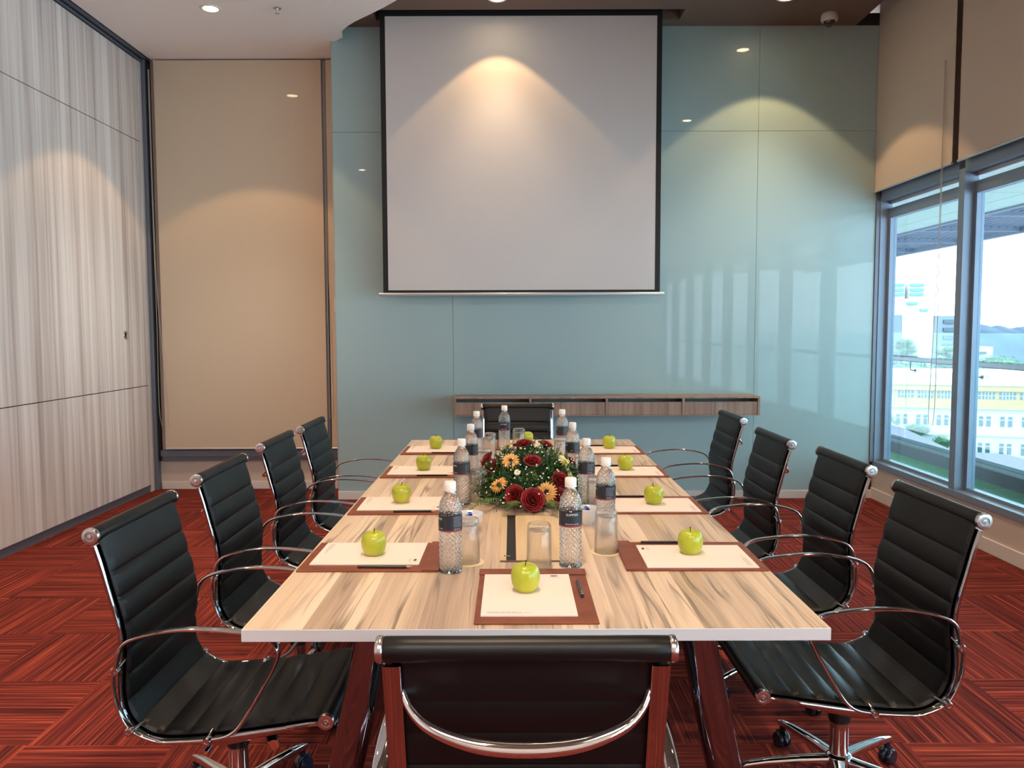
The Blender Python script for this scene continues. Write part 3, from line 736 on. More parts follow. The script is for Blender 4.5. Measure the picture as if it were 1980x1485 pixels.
def bottle():
    r = empty('water_bottle'); n_ = 84
    # body with diamond quilting
    def R0(z):
        pts = [(0,.028),(.004,.0316),(.100,.0312),(.1165,.0322),(.165,.0322),(.178,.0316),(.188,.0303),(.197,.0275),(.206,.0228),(.214,.0172),(.221,.0136),(.228,.0125),(.236,.0125)]
        for (a, ra), (b_, rb) in zip(pts, pts[1:]):
            if a <= z <= b_: t = (z-a)/(b_-a); return ra+(rb-ra)*t
        return .0125
    prz = [0, .0015, .004, .008]+[.008+.00155*k for k in range(1, 70)]+[.1185+.0030*k for k in range(0, 15)]+[.162+.00155*k for k in range(0, 37)]+[.222, .228, .236]
    prz = sorted(set(prz))
    def rad(q, z, k):
        if z < .006: return q
        if .1165 < z < .161: return q-.0004
        if z > .219: return q
        a = 2*PI*k/n_; u = (a/(2*PI)*14); w_ = z/.0132
        d = max(abs(((u+w_) % 1)-.5), abs(((u-w_) % 1)-.5))*2
        return q*(1-.105*max(0, (d-.15)))
    m = MB(); m.lathe([(R0(z), z) for z in prz], n_, rad=rad); m.build('body', 'bottle', r)
    m = MB(); m.lathe([(.0160, .229), (.0164, .231), (.0164, .247), (.0148, .2505), (.0, .2508)], 30, cap1=False, rad=lambda q, z, k: q*(1+(.012 if k % 2 and .231 < z < .246 else 0)))
    m.lathe([(.0168, .2255), (.0168, .2285)], 30); m.build('cap', 'cap', r)
    m = MB(); m.lathe([(.0326, .121), (.0326, .160)], 48, cap0=False, cap1=False); m.lathe([(.0327, .1175), (.0327, .121)], 48, cap0=False, cap1=False, mi=1)
    lb = m.build('label', ['label', 'label_red'], r)
    def wrap(m, s_, size, ang, z, w_=None):
        v, f = text_mesh(s_, size); R_ = .0329
        m.add([(R_*math.cos(ang+x/R_), R_*math.sin(ang+x/R_), z+y) for x, y, _ in v], f)
    m = MB(); wrap(m, 'SUMMER', .0092, 0, .1515); m.build('label_lettering', 'label_text', lb, smooth=False)
    m = MB(); wrap(m, 'DRINKING WATER', .0046, 0, .1255); m.build('label_footer', 'label_text', lb, smooth=False)
    m = MB(); random.seed(5); R_ = .0329
    for row in range(8):
        a = 1.55; end = 1.55+random.uniform(.6, 1.05); z = .1565-row*.0036
        while a < end:
            d = random.uniform(.03, .10); m.add([(R_*math.cos(t), R_*math.sin(t), zz_) for zz_ in (z, z+.0013) for t in (a, a+d)], [(0, 1, 3, 2)]); a += d+.02
    for k in range(3):
        a = 1.6+k*.2; m.add([(R_*math.cos(t), R_*math.sin(t), zz_) for zz_ in (.1225, .1268) for t in (a, a+.11)], [(0, 1, 3, 2)])
    m.build('label_small_print', 'label_text_dim', lb, smooth=False)
    return r
def tumbler():
    r = empty('drinking_glass')   # upside down: mouth on the coaster
    m = MB()
    outp = [(.0350, .0005), (.0352, .003), (.0342, .060), (.0334, .112), (.0325, .122), (.030, .1265), (.022, .127), (.0, .1255)]
    inp = [(.0, .104), (.020, .105), (.0275, .109), (.0300, .104), (.0322, .060), (.0334, .003), (.0338, .0005)]
    P1 = outp; m.lathe(P1+inp+[(.0350, .0005)], 40, cap0=False, cap1=False); m.build('glass_body', 'tumbler', r)
    return r
def coaster():
    m = MB(); m.lathe([(.0, 0), (.047, 0), (.048, .0008), (.047, .0018), (.038, .0018), (.0375, .0014), (.036, .0014), (.0355, .0018), (.0, .0018)], 40, cap0=False, cap1=False)
    return m.build('coaster', 'coaster')

protos = {}
def place(kind, fn, x, y, z, rz, label, cat, group):
    if kind not in protos: protos[kind] = fn(); o = protos[kind]
    else: o = copy_tree(protos[kind])
    o.location = (x, y, z); o.rotation_euler = (0, 0, rz); tag(o, label, cat, group); return o
T_ = TZ
order = ['nearest the camera', 'second from the near end', 'third from the near end', 'farthest from the camera']
padY = [2.285, 2.958, 3.665, 4.322]
appL = [(-.405, 2.288), (-.422, 2.992), (-.414, 3.69), (-.42, 4.36)]
appR = [(.52, 2.292), (.531, 2.956), (.528, 3.68), (.533, 4.35)]
for side, sx, apps in (('left', -1, appL), ('right', 1, appR)):
    for k in range(4):
        cx = TX+sx*(.655-.204) + (.008 if sx > 0 else 0); y = padY[k]; rz = -PI/2 if sx < 0 else PI/2
        tw_ = random.Random(k*3+sx).uniform(-.012, .012)
        place('folder', folder, cx, y, T_, rz+tw_, 'brown leather writing folder on the %s side of the table, %s' % (side, order[k]), 'folder', 'leather writing folders on the table')
        place('paper', sheet, cx+sx*.012, y+(.018 if sx < 0 else -.018)*1.0, T_+.006, rz+tw_, 'blank white note paper in the %s side folder %s' % (side, order[k]), 'paper', 'note paper in the folders')
        py = y-.123 if sx < 0 else y+.124
        px = cx+(.045 if sx < 0 else -.055)
        place('pencil', pencil, px, py, T_+.0062, (0.0 if sx < 0 else PI)+tw_*2, 'black pencil on the %s side folder %s' % (side, order[k]), 'pencil', 'black pencils on the folders')
        ax, ay = apps[k]
        place('apple', apple, ax, ay, T_+.0089, k*1.3+sx, 'green apple on the %s side note paper %s' % (side, order[k]), 'apple', 'green apples on the note papers')
# near and far heads of the table
place('folder', folder, TX+.002, 1.946, T_, 0, 'brown leather writing folder at the near head of the table', 'folder', 'leather writing folders on the table')
place('paper', sheet, TX-.014, 1.945, T_+.006, 0, 'blank note paper at the near head of the table, largest in view', 'paper', 'note paper in the folders')
p_ = place('pen', pen, .170, 1.975, T_+.0062, .02, 'dark metal pen lying on the folder at the near head of the table', 'pen', None)
place('apple', apple, .032, 1.962, T_+.0089, .5, 'green apple at the near head of the table, the biggest in view', 'apple', 'green apples on the note papers')
place('folder', folder, TX, 4.53, T_, PI, 'brown leather writing folder at the far head of the table behind the flowers', 'folder', 'leather writing folders on the table')
place('paper', sheet, TX+.014, 4.533, T_+.006, PI, 'note paper at the far head of the table behind the flowers', 'paper', 'note paper in the folders')
place('apple', apple, .085, 4.53, T_+.0089, 2.2, 'green apple at the far head of the table behind the flowers', 'apple', 'green apples on the note papers')
bpos = [(-.170, 2.150, -2.75, 'plastic water bottle with dark label on the left of the table, nearest the camera'),
 (-.192, 2.992, -2.6, 'plastic water bottle second from the near end of the left bottle row'),
 (-.181, 3.457, -2.8, 'plastic water bottle third from the near end of the left bottle row'),
 (-.180, 4.008, -2.4, 'plastic water bottle farthest back in the left bottle row'),
 (-.042, 4.30, -1.75, 'plastic water bottle standing before the far head chair, behind the flowers'),
 (.163, 2.200, -1.50, 'plastic water bottle right of the upturned glass by the near head folder'),
 (.302, 2.545, -3.2, 'plastic water bottle right of the cable box, half hidden by the upturned glass before it'),
 (.281, 2.995, -3.1, 'plastic water bottle just right of the flower arrangement'),
 (.268, 3.510, -2.9, 'plastic water bottle behind the right side of the flowers'),
 (.258, 4.082, -3.0, 'plastic water bottle farthest back in the right bottle row')]
for (x, y, rz, lab) in bpos: place('bottle', bottle, x, y, T_, rz, lab, 'bottle', 'water bottles on the table')
gpos = [(.074, 2.172, 'upturned clear drinking glass behind the near head folder'),
 (-.128, 2.235, 'upturned clear drinking glass behind the nearest left bottle'),
 (.279, 2.335, 'upturned clear drinking glass in front of the bottle right of the cable box'),
 (-.130, 3.03, 'upturned clear drinking glass just left of the flower arrangement'),
 (.305, 2.86, 'upturned clear drinking glass just right of the flower arrangement'),
 (-.128, 3.56, 'upturned clear drinking glass left behind the flowers'),
 (-.118, 4.10, 'upturned clear drinking glass beside the farthest left bottle'),
 (.036, 4.28, 'upturned clear drinking glass in front of the far head apple'),
 (.240, 3.93, 'upturned clear drinking glass before the farthest right bottle'),
 (.300, 3.40, 'upturned clear drinking glass right behind the flowers')]
for (x, y, lab) in gpos:
    place('coaster', coaster, x, y, T_, 0, lab.replace('upturned clear drinking glass', 'round cream coaster under the glass'), 'coaster', 'paper coasters under the glasses')
    place('glass', tumbler, x, y, T_+.0016, 0, lab, 'glass', 'upturned glasses on the table')
# bowls with wrapped candies
def bowl():
    m = MB(); m.lathe([(.0, .0), (.020, .0), (.021, .005), (.030, .014), (.040, .034), (.0435, .056), (.0425, .0575), (.0415, .056), (.038, .036), (.028, .017), (.012, .009), (.0, .009)], 40, cap0=False, cap1=False)
    return m.build('candy_bowl', 'ceramic')
def candy(matn):
    def fn():
        r = empty('wrapped_candy'); m = MB(); m.lathe([(.002, -.011), (.006, -.009), (.0075, -.003), (.0075, .003), (.006, .009), (.002, .011)], 12, T=R90); m.build('sweet', matn, r)
        m = MB()
        for s in (-1, 1):
            c0_ = Vector((s*.010, 0, 0)); vv = [c0_]+[Vector((s*.019, .007*math.sin(a), .007*math.cos(a)*(1 if k % 2 else .7))) for k, a in enumerate([i*2*PI/8 for i in range(8)])]
            m.add(vv, [(0, i+1, (i+1) % 8+1) for i in range(8)])
        m.build('wrapper_twist', matn, r); return r
    return fn
for (bx, by, nm) in ((-.140, 2.605, 'left of the cable box'), (.255, 2.68, 'between the bottles right of the cable box'), (-.10, 3.72, 'left behind the flowers')):
    place('bowl', bowl, bx, by, T_, 0, 'small round white candy bowl '+nm, 'bowl', 'white candy bowls on the table')
    rr = random.Random(int(by*100))
    for k in range(7):
        a = k*2*PI/6; q = .019 if k < 6 else 0; blue = (k % 2 == 0)
        o = place('candy_b' if blue else 'candy_w', candy('candy_blue' if blue else 'candy_white'), bx+q*math.cos(a), by+q*math.sin(a), T_+(.040 if k < 6 else .052), rr.uniform(0, 6), ('blue' if blue else 'silver')+' wrapped candy in the white bowl '+nm, 'candy', 'wrapped candies in the bowl '+nm)

# ------------------------------------------------------------------ flower arrangement
fa = tag(empty('flower_arrangement', (.068, 3.17, T_)), 'low centrepiece of red roses, yellow gerberas and green foliage', 'flower arrangement')
F0 = Vector((.068, 3.17, T_))
def rose_mesh():
    m = MB(); rr = random.Random(11)
    for ringi, (n_, r0, h, open_, w_) in enumerate(((3, .0055, .030, .05, 1.25), (4, .010, .029, .15, .95), (5, .0155, .027, .32, .85), (5, .0195, .025, .42, .85), (6, .0235, .022, .72, .75))):
        for k in range(n_):
            a0 = 2*PI*k/n_+ringi*.9+rr.uniform(-.15, .15); v = []; f = []
            for i in range(7):
                t = i/6
                for j in range(7):
                    u = (j/6-.5)*2
                    ww = w_*(math.sin(PI*min(.999, .18+t*.62))**.8)*(1 if t < .8 else 1-.25*(t-.8)/.2*abs(u))
                    rad = .004+r0*(math.sin(min(1, t*1.35)*PI/2))+open_*.012*t*t+.0015*abs(u)
                    z = h*t*(1-.12*u*u*t)-open_*.008*t**4+ .002
                    a = a0+u*ww
                    if t > .85: rad += .003*open_
                    v.append((rad*math.cos(a), rad*math.sin(a), z))
            for i in range(6):
                for j in range(6): f.append((i*7+j, i*7+j+1, (i+1)*7+j+1, (i+1)*7+j))
            m.add(v, f)
    m.lathe([(.003, -.006), (.012, .0), (.006, .004)], 12, mi=1)
    return m
def gerb_mesh(sz=1.0):
    m = MB(); rr = random.Random(4)
    for ringi, (n_, L_, lift) in enumerate(((20, .039, .10), (18, .034, .35), (14, .018, .8))):
        for k in range(n_):
            a = 2*PI*(k+.5*ringi)/n_+rr.uniform(-.05, .05); v = []; f = []; l_ = L_*rr.uniform(.92, 1.05)*sz; cu = rr.uniform(-.1, .2)
            for i in range(5):
                t = i/4; r_ = .006+(l_-.006)*t; w_ = .0042*sz*math.sin(PI*(.22+.62*t))*(.6 if ringi == 2 else 1)*(1.0 if t < 1 else .55)
                z = l_*lift*t-(.008*t*t*(1+cu)) + .001*ringi
                for s in (-1, 0, 1):
                    v.append((r_*math.cos(a)-s*w_*math.sin(a), r_*math.sin(a)+s*w_*math.cos(a), z-(.0012 if s == 0 else 0)))
            for i in range(4):
                for j in range(2): f.append((i*3+j, i*3+j+1, (i+1)*3+j+1, (i+1)*3+j))
            m.add(v, f, 0)
    return m
rose_me = None
def orient(o, pos, nrm, tilt_to=None, roll=0):
    n_ = Vector(nrm).normalized(); q = n_.to_track_quat('Z', 'Y'); o.rotation_mode = 'QUATERNION'
    o.rotation_quaternion = q @ Matrix.Rotation(roll, 3, 'Z').to_quaternion(); o.location = Vector(pos)-F0
roses = [((.048,3.247,.932),(-.11,-.15,.98),1.15),((.135,3.24,.937),(.33,-.1,.93),.85),((-.098,3.217,.881),(-.78,-.2,.62),.95),((-.077,3.13,.862),(-.70,-.4,.61),1.05),((.078,3.008,.907),(.06,-.44,.9),.95),
 ((.178,2.972,.84),(.5,-.75,.5),1.05),((.202,2.98,.807),(.83,-.42,.35),.8),((.01,2.888,.805),(-.36,-.85,.39),1.02),((.074,2.862,.793),(.05,-.93,.36),1.18),((.173,2.908,.79),(.64,-.73,.25),1.0),((.238,3.194,.876),(.8,.04,.59),.7)]
base = rose_mesh().build('rose', ['rose', 'leaf'], fa); sol = base.modifiers.new('s', 'SOLIDIFY'); sol.thickness = .0006
for k, (p, nn, s) in enumerate(roses):
    o = base if k == 0 else base.copy()
    if k: C.objects.link(o)
    orient(o, Vector(p)+Vector(nn)*-.006, nn, roll=k*1.1); o.scale = (s, s, s)
    o['label'] = 'dark red rose'
ge = [((-.005,3.042,.902),(-.05,-.75,.65),0,.95),((-.044,2.949,.826),(-.5,-.5,.75),0,.95),((.128,2.894,.815),(-.25,-.93,.25),0,1.05),((.197,3.108,.885),(.75,-.25,.65),1,1.0),((-.011,3.247,.925),(-.45,.15,.85),1,.95),((.218,3.052,.830),(.9,-.2,.35),1,.85),((.02,2.947,.874),(-.1,-.7,.7),2,.36)]
gb = None
for k, (p, nn, kind, s) in enumerate(ge):
    mt = ['gerbera', 'gerbera_pale', 'blossom'][kind]
    o = gerb_mesh().build('gerbera' if kind < 2 else 'daisy', mt, fa); orient(o, Vector(p)+Vector(nn)*.012, nn, roll=k); o.scale = (s, s, s)
    o['label'] = ['orange yellow gerbera', 'pale yellow gerbera', 'small white daisy'][kind]
    m = MB(); m.lathe([(.0085, .0), (.0095, .003), (.0075, .0058), (.003, .0052), (.0, .0045)], 16, cap1=False); m.build('flower_eye', 'gerbera_eye' if kind < 1 else 'yellow_eye', o)
rr = random.Random(21)
def domept(u, th, k=1.0):
    """u 0 = top, 1 = rim"""
    ph = u*PI/2; return Vector((.215*k*math.sin(ph)*math.cos(th), .31*k*math.sin(ph)*math.sin(th), .165*k*math.cos(ph)+.012)), Vector((math.sin(ph)*math.cos(th)/.185, math.sin(ph)*math.sin(th)/.30, math.cos(ph)/.18)).normalized()
m = MB()
for i in range(3400):
    u = math.sqrt(rr.random()); th = rr.uniform(0, 2*PI); p, nn = domept(u, th, rr.uniform(.62, 1.0))
    d = (nn+Vector((rr.uniform(-.9, .9), rr.uniform(-.9, .9), rr.uniform(-.6, .7)))).normalized()
    L_ = rr.uniform(.018, .042); w_ = L_*rr.uniform(.10, .2); sd = d.cross(Vector((rr.uniform(-1, 1), rr.uniform(-1, 1), rr.uniform(-1, 1)))).normalized()
    up_ = d.cross(sd)
    a = p; b_ = p+d*L_*.5+up_*.002; c_ = p+d*L_-up_*.003
    if min(c_.z, (b_+sd*w_).z, (b_-sd*w_).z, a.z) < .004: continue
    m.add([a, b_+sd*w_, c_, b_-sd*w_], [(0, 1, 2, 3)])
m.lathe([(.11, .002), (.14, .03), (.13, .08), (.08, .115), (.0, .125)], 20, cap1=False, rad=lambda q, z, k: q*(.82+.5*abs(math.sin(2*PI*k/20))))
fo = m.build('foliage', 'leaf', fa, smooth=False)
m = MB()
for i in range(260):
    u = math.sqrt(rr.random())*.98; th = rr.uniform(0, 2*PI); p, nn = domept(u, th, 1.0)
    q = p+nn*rr.uniform(.0, .030)+Vector((0, 0, rr.uniform(0, .012))); s = rr.uniform(.0022, .0040)
    if q.z < .008: q.z = .01
    m.lathe([(0, -s), (s*.8, -s*.5), (s, 0), (s*.8, s*.5), (0, s)], 6, q, cap0=False, cap1=False, mi=0)
    m.add([p*.9+Vector((.0004, 0, 0)), p*.9-Vector((.0004, 0, 0)), q-Vector((.0004, 0, 0)), q+Vector((.0004, 0, 0))], [(0, 1, 2, 3)], 1)
fb = m.build('filler_blossoms', ['blossom', 'fern'], fa); fb['kind'] = 'stuff'
def frond(L_):
    m = MB(); n_ = 15; pts = [Vector((L_*i/n_, 0, .02*math.sin(PI*i/n_)-.012*(i/n_)**2)) for i in range(n_+1)]
    m.tube(pts, .0009, 5)
    for i in range(1, n_):
        l = L_*.26*math.sin(PI*(.15+.8*i/n_))
        for s in (-1, 1):
            d = Vector((.55, s*.83, -.08)).normalized(); p = pts[i]; e = Vector((1, 0, 0))*.0038
            m.add([p-e, p+d*l*.5-e*.6, p+d*l, p+d*l*.5+e, p+e], [(0, 1, 2, 3, 4)])
    return m
fr_ = [(-.13,-.10,.04,190,.14),(-.09,-.24,.03,215,.17),(-.03,-.28,.03,240,.14),(.06,-.28,.03,285,.13),(.13,-.24,.03,310,.14),(.165,-.08,.05,350,.09),(-.16,.05,.04,165,.10),(.11,.25,.03,60,.14),(-.08,.26,.03,120,.14),(.17,.08,.09,25,.10),(-.15,-.02,.10,175,.08)]
for (x, y, z, a, L_) in fr_:
    o = frond(L_).build('fern_frond', 'fern', fa, smooth=False, loc=(x, y, z)); o.rotation_euler = (0, 0.05, math.radians(a))
m = MB()
for k in range(9):
    a = rr.uniform(0, 2*PI); p, nn = domept(.35, a); q, n2 = domept(.9, a+rr.uniform(.5, 1.3))
    m.tube(resample([p, (p+q)*.53+nn*.03, q], 16), .0011, 5)
m.build('grass_loop', 'fern', fa)
m = MB()
for k in range(46):
    a = rr.uniform(0, 2*PI); u = rr.uniform(.05, .85); p, nn = domept(u, a, .9); d = (nn+Vector((rr.uniform(-.35, .35), rr.uniform(-.35, .35), rr.uniform(0, .4)))).normalized(); L_ = rr.uniform(.04, .075)
    m.tube([p, p+d*L_*.5, p+d*L_], .0007, 4)
    for j in range(9):
        q = p+d*L_*(.3+.08*j); e1 = Vector((rr.uniform(-1, 1), rr.uniform(-1, 1), rr.uniform(-.3, 1))).normalized(); sd = e1.cross(d).normalized()*.0022
        m.add([q, q+e1*.006+sd, q+e1*.013, q+e1*.006-sd], [(0, 1, 2, 3)])
m.build('leafy_sprigs', 'fern', fa, smooth=False)['kind'] = 'stuff'
m = MB(); m.lathe([(.0, 0), (.10, 0), (.12, .02), (.118, .022), (.0, .018)], 28, cap0=False, cap1=False); m.build('dish', 'dish', fa)

# ------------------------------------------------------------------ outside: terrace
struct(MB().box(RX+.2, 4.04, BACK-4, 30, -.12, .10).build('ground_planting', 'grass', smooth=False))
pa = MB(); pa.box(4.04, 4.3, BACK-4, 30, -.4, .215); struct(pa.build('trim_3', 'concrete', smooth=False, bevel=.01))
ra = tag(empty('balustrade', (4.17, 8, .215)), 'frameless glass balustrade with grey handrail along the terrace edge outside', 'railing')
for k in range(-5, 8):
    y0 = k*2.35+.4; MB().box(-.008, .008, y0-8+8-.0, y0+2.33-.0, 0, 1.148).build('glass_sheet', 'balustrade_glass', ra, smooth=False)
MB().box(-.085, -.045, -16, 22, .852, .897).build('handrail', 'rail_paint', ra, smooth=False, bevel=.008)
for k in range(-8, 12):
    y0 = k*1.17+.2
    m = MB(); m.tube([(-.065, y0, .858), (-.065, y0, .79), (-.058, y0, .765), (-.03, y0, .760), (-.006, y0, .760)], .006, 8); m.lathe([(.018, 0), (.018, .008)], 14, (-.018, y0, .760), T=R90); m.build('bracket', 'alu_dark', ra)
# canopy
cn = tag(empty('canopy', (4.5, 8, 2.75)), 'outdoor canopy of pale soffit panels, grey beams and slats above the terrace', 'canopy')
m = MB()
for (x0, x1) in ((-1.3, -.12), (-.11, .62), (.63, 1.02)):
    for k in range(-6, 10): m.box(x0, x1, k*2.4-8+8, k*2.4+2.39, 0, .04)
m.build('soffit_panel', 'soffit', cn, smooth=False)
m = MB(); m.box(1.02, 1.12, -14, 22, -.02, .16); m.box(2.46, 2.56, -14, 22, -.04, .16); m.build('edge_beam', 'beam', cn, smooth=False)
for k in range(-5, 10): MB().box(1.12, 2.46, k*1.5, k*1.5+.10, -.02, .14).build('cross_beam', 'beam', cn, smooth=False)
m = MB()
for k in range(12): m.box(1.17+k*.108, 1.21+k*.108, -14, 22, .03, .11)
m.build('slats', 'beam', cn, smooth=False)
struct(MB().box(RX+.2, 3.4, BACK-4, 30, 2.75, 3.0).build('trim_4', 'concrete', smooth=False))

# ------------------------------------------------------------------ outside: the town
struct(MB().box(-50, 900, 20, 900, -22.5, -22).build('ground', 'ground', smooth=False))
# school: facade recedes towards the left
A = Vector((50, 131.5, 0)); B = Vector((104, 114, 0)); du = (B-A).normalized(); dn = Vector((du.y, -du.x, 0)); Wd = (B-A).length
MT = Matrix(((du.x, -dn.x, 0, A.x), (du.y, -dn.y, 0, A.y), (0, 0, 1, 0), (0, 0, 0, 1)))
def fbox(m, u0, u1, d0, d1, z0, z1, mi=None): return m.box(u0, u1, d0, d1, z0, z1, mi, T=MT)
sc_ = tag(empty('school_building'), 'long white and yellow school building with rows of small windows outside', 'building')
fbox(MB(), 0, Wd, .0, 12, -22, -7.6).build('wall', 'bldg_white', sc_, smooth=False)
fbox(MB(), -.6, Wd+.6, -1.0, 13, -7.6, -5.6).build('parapet', 'bldg_cream', sc_, smooth=False)
fbox(MB(), -.3, Wd+.3, -.8, 0, -8.45, -7.6).build('eave_band', 'bldg_yellow', sc_, smooth=False)
fbox(MB(), 12.2, Wd, -.5, 0, -11.3, -9.8).build('balcony_band', 'bldg_yellow', sc_, smooth=False)
fbox(MB(), 12.2, Wd, -.25, 0, -9.8, -8.45).build('upper_band', 'bldg_yellow', sc_, smooth=False)
wi = 0
for row, (z0, z1, sp_, ww) in enumerate(((-9.7, -8.6, 2.85, 2.3), (-14.0, -12.4, 0, 0), (-18.4, -16.6, 0, 0))):
    if row == 0:
        u = 12.6
        while u < Wd-3:
            m = MB(); fbox(m, u, u+ww, -.32, -.2, z0, z1, 0)
            for q in range(1, 5): fbox(m, u+ww*q/5-.05, u+ww*q/5+.05, -.38, -.3, z0, z1, 1)
            fbox(m, u, u+ww, -.38, -.3, (z0+z1)/2-.04, (z0+z1)/2+.04, 1)
            m.build('window', ['bldg_glass', 'bldg_white'], sc_, smooth=False); u += sp_
    else:
        u = 9.5
        while u < Wd-2:
            for q in (0, 1.05):
                m = MB(); fbox(m, u+q, u+q+.6, -.1, .05, z0, z1, 0); fbox(m, u+q, u+q+.6, -.14, -.08, z1-.6, z1-.5, 1); m.build('window', ['bldg_glass', 'bldg_white'], sc_, smooth=False)
            u += 2.95
        fbox(MB(), 8, Wd, -.35, 0, z1+1.1, z1+1.35).build('sill_band', 'bldg_cream', sc_, smooth=False)
# low purple roof in front
lr = tag(empty('low_hall'), 'low hall with broad purple roof in front of the school', 'building')
pg = [(57, 121), (50.3, 90), (54, 88), (56, 86), (80, 80), (80, 45), (25, 45), (28, 121)]
m = MB(); k_ = len(pg); m.add([(x, y, -13.6) for x, y in pg]+[(x, y, -12.6) for x, y in pg], [tuple(range(k_)), tuple(range(k_, 2*k_))]+[(i, (i+1) % k_, k_+(i+1) % k_, k_+i) for i in range(k_)])
m.build('roof', 'roof_purple', lr, smooth=False); MB().box(32, 50, 52, 116, -22, -13.6).build('wall', 'bldg_white', lr, smooth=False)
# tall white blocks behind
def tower(x0, x1, y, z1, dpt, mat, label, bands=(), glass='bldg_teal'):
    r = tag(empty('office_block', ((x0+x1)/2, y, -22)), label, 'building'); cx_ = (x0+x1)/2
    MB().box(x0-cx_, x1-cx_, 0, dpt, 0, z1+22).build('wall', mat, r, smooth=False)
    for (a, b_, c_, d) in bands: MB().box(a-cx_, b_-cx_, -.6, 0, c_+22, d+22).build('window_band', glass, r, smooth=False)
    return r
tower(146.6, 158.4, 300, 12.3, 20, 'bldg_white', 'pale white office block between two grey wings beyond the terrace', [(148, 152, 10, 11), (153, 156, 7.6, 8.4)])
tower(134, 146.5, 300, 6.2, 20, 'bldg_grey', 'grey panelled wing at the left edge of the white block')
tower(158.5, 172, 300, 5.9, 20, 'bldg_grey', 'grey panelled wing with blue window column by the window mullion', [(162, 168, z, z+1.4) for z in (-6, -3, 0, 3)], 'bldg_glass')
tower(148, 162, 330, 20, 20, 'bldg_white', 'far tower with teal striped windows, left of two', [(152, 161.5, z, z+1.1) for z in (14.6, 16.4, 18.4)])
tower(163.6, 170, 330, 20, 20, 'bldg_white', 'far tower with teal striped windows, right of two', [(164, 169.6, z, z+1.1) for z in (14.6, 16.4, 18.4)])
tower(117, 128, 212, -3.7, 6, 'bldg_white', 'small white building under the wooded hill among trees', [(121, 126, -5.6, -5.0)], 'bldg_glass')
# hill
def hill(pts, y, dep, label):
    v = []; f = []; n_ = len(pts)
    for j, (dy, k) in enumerate(((0, 0), (.25, .6), (.6, 1), (1, .8))):
        for i, (x, z) in enumerate(pts): v.append((x, y+dep*dy, -22+(z+22)*k+random.uniform(-.7, .7)*(k > .5)))
    for j in range(3):
        for i in range(n_-1): f.append((j*n_+i, j*n_+i+1, (j+1)*n_+i+1, (j+1)*n_+i))
    m = MB(); m.add(v, f); return tag(m.build('wooded_hill', 'hill'), label, 'hill')
P = [(x, 1.5+3.0*math.sin((x-250)/70)+.9*math.sin(x/7)+.6*math.sin(x/3.1)-max(0, x-310)*.07) for x in range(200, 520, 3)]
hill(P, 480, 120, 'dark wooded hill on the horizon at the right edge')
# trees
def tree(x, y, zt, rx, rz, label, name='tree', seed=0, group=None, kind='round'):
    r = tag(empty(name, (x, y, -22)), label, 'tree', group); q = random.Random(seed); m = MB(); zt += 22
    if kind == 'round': blobs = [(q.uniform(-.6, .6)*rx, q.uniform(-.4, .4)*rx, zt-rz*q.uniform(.6, 1.3), q.uniform(.4, .62)*rx) for _ in range(9)]
    else: blobs = [(q.uniform(-.9, .9)*rx*(1-k/7), q.uniform(-.3, .3)*rx, zt-rz*1.6+k*rz*.24, rx*(.30)) for k in range(7) for _ in range(2)]
    for (bx, by, bz, br) in blobs:
        m.lathe([(0, -br*.55), (br*.6, -br*.35), (br*.82, 0), (br*.6, br*.35), (0, br*.5)], 9, (bx, by, bz), cap0=False, cap1=False, rad=lambda a, z, k: a*q.uniform(.8, 1.2))
        for _ in range(220):
            d = Vector((q.gauss(0, 1), q.gauss(0, 1), q.gauss(0, .8))).normalized()*br*q.uniform(.85, 1.12); c_ = Vector((bx, by, bz))+Vector((d.x, d.y, d.z*.65))
            e1 = Vector((q.uniform(-1, 1), q.uniform(-1, 1), q.uniform(-.5, .5))).normalized()*br*.09; e2 = Vector((q.uniform(-1, 1), q.uniform(-1, 1), q.uniform(-.5, .5))).normalized()*br*.06
            m.add([c_-e1, c_+e2, c_+e1, c_-e2], [(0, 1, 2, 3)])
    m.build('crown', 'tree', r, smooth=False)
    MB().cyl((0, 0, 0), (0, 0, zt-rz), rx*.09, 8, r2=rx*.05).build('trunk', 'stem', r)
tg = 'bushy trees behind the school roof'
for i in range(18):
    x = 58+i*5; tree(x, 152+(i % 2)*14, -4.6-(.8 if x > 110 else 0)+random.uniform(-.5, .7), 5.0, 3.2, 'leafy green tree in the belt behind the school roof', seed=i, group=tg)
tree(89, 182, -1.4, 5.0, 3.6, 'spreading pine-like tree in front of the white block', seed=40, kind='flat')
tree(104, 190, -3.2, 4.6, 3.4, 'second spreading tree in front of the white block, nearer the mullion', seed=41, kind='flat')
for k, (x, y, zt) in enumerate(((115, 196, -5.0), (124, 200, -4.6), (134, 198, -3.0), (144, 200, -3.2))):
    tree(x, y, zt, 5.4, 4.0, 'leafy tree under the wooded hill at the right edge', seed=60+k, group='trees under the hill')
tree(59.5, 125, -10.8, 2.0, 2.4, 'bush at the left end of the school before its lower windows', seed=80)
tree(63.6, 124.2, -12.6, 1.9, 2.2, 'lower bush beside the purple roof before the school windows', seed=81)
tree(67.6, 123.2, -14.2, 1.9, 2.2, 'lowest bush sloping down behind the purple roof edge', seed=82)

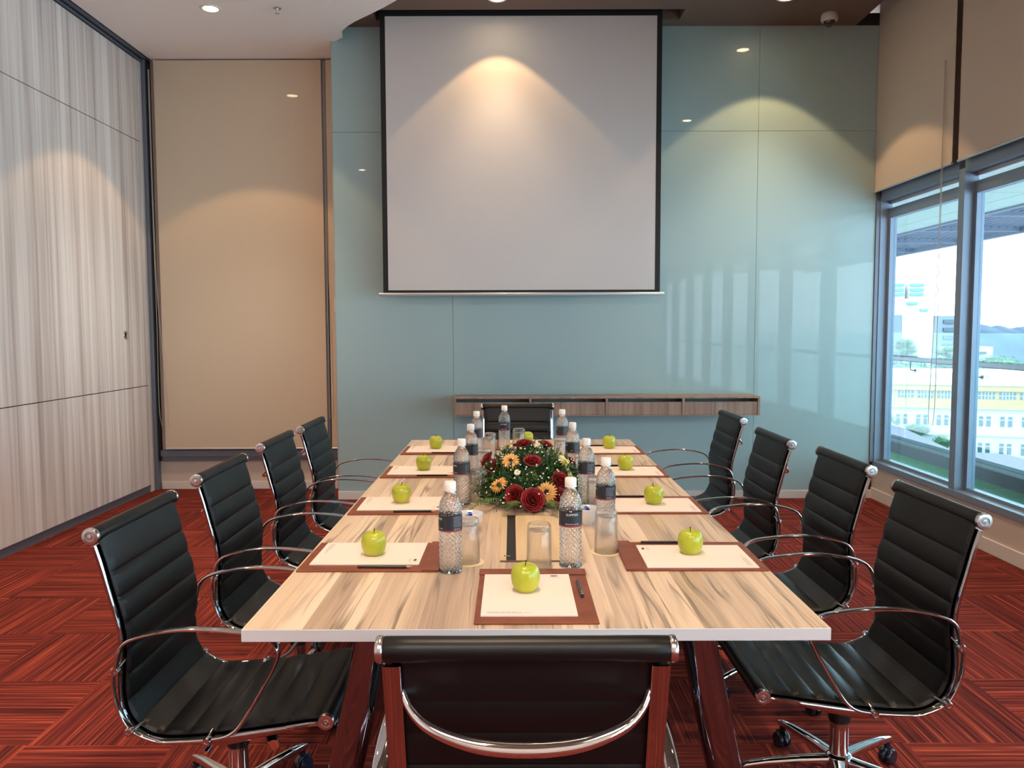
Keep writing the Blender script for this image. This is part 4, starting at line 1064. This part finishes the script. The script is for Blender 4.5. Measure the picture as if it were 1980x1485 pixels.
# ------------------------------------------------------------------ light
w = bpy.data.worlds.new('World'); sc.world = w; w.use_nodes = True; nt = w.node_tree; nt.nodes.clear()
bg = nt.nodes.new('ShaderNodeBackground'); ow = nt.nodes.new('ShaderNodeOutputWorld'); bg.inputs[0].default_value = (.96, .97, 1.0, 1); bg.inputs[1].default_value = 3.8
nt.links.new(bg.outputs[0], ow.inputs[0])
sun = bpy.data.lights.new('sun', 'SUN'); sun.energy = .8; sun.angle = .05; sun.color = (1, .96, .9); so = bpy.data.objects.new('sun', sun); C.objects.link(so)
so.rotation_euler = Vector((-.75, -.8, 1.1)).to_track_quat('Z', 'Y').to_euler()
for k in range(8):
    y1 = edges[k]; y0 = edges[k+1]
    l = bpy.data.lights.new('window_portal', 'AREA'); l.shape = 'RECTANGLE'; l.size = 2.1; l.size_y = y1-y0; l.cycles.is_portal = True
    o = bpy.data.objects.new('window_portal', l); C.objects.link(o); o.location = (RX+.14, (y0+y1)/2, 1.35); o.rotation_euler = (0, PI/2, 0)

# ------------------------------------------------------------------ camera
cam = bpy.data.cameras.new('camera'); co = bpy.data.objects.new('camera', cam); C.objects.link(co)
F = 1540.; cam.sensor_fit = 'HORIZONTAL'; cam.sensor_width = 36; cam.lens = 36*F/1980; cam.clip_end = 3000; cam.clip_start = .05
pt = math.atan(106.5/F); rl = .003
fwd = Vector((0, math.cos(pt), -math.sin(pt))); up = Vector((0, math.sin(pt), math.cos(pt))); rt = Vector((1, 0, 0))
r2 = rt*math.cos(rl)-up*math.sin(rl); u2 = rt*math.sin(rl)+up*math.cos(rl)
co.matrix_world = Matrix(((r2.x, u2.x, -fwd.x, 0), (r2.y, u2.y, -fwd.y, 0), (r2.z, u2.z, -fwd.z, 1.415), (0, 0, 0, 1)))
sc.camera = co
sc.view_settings.view_transform = 'Standard'; sc.view_settings.look = 'None'; sc.view_settings.gamma = 1; sc.view_settings.use_curve_mapping = False
sc.view_settings.exposure = 1.42
cy = sc.cycles; cy.use_denoising = True; cy.max_bounces = 14; cy.transparent_max_bounces = 24; cy.transmission_bounces = 12; cy.glossy_bounces = 6; cy.diffuse_bounces = 8
cy.caustics_reflective = False; cy.caustics_refractive = False; cy.sample_clamp_indirect = 6
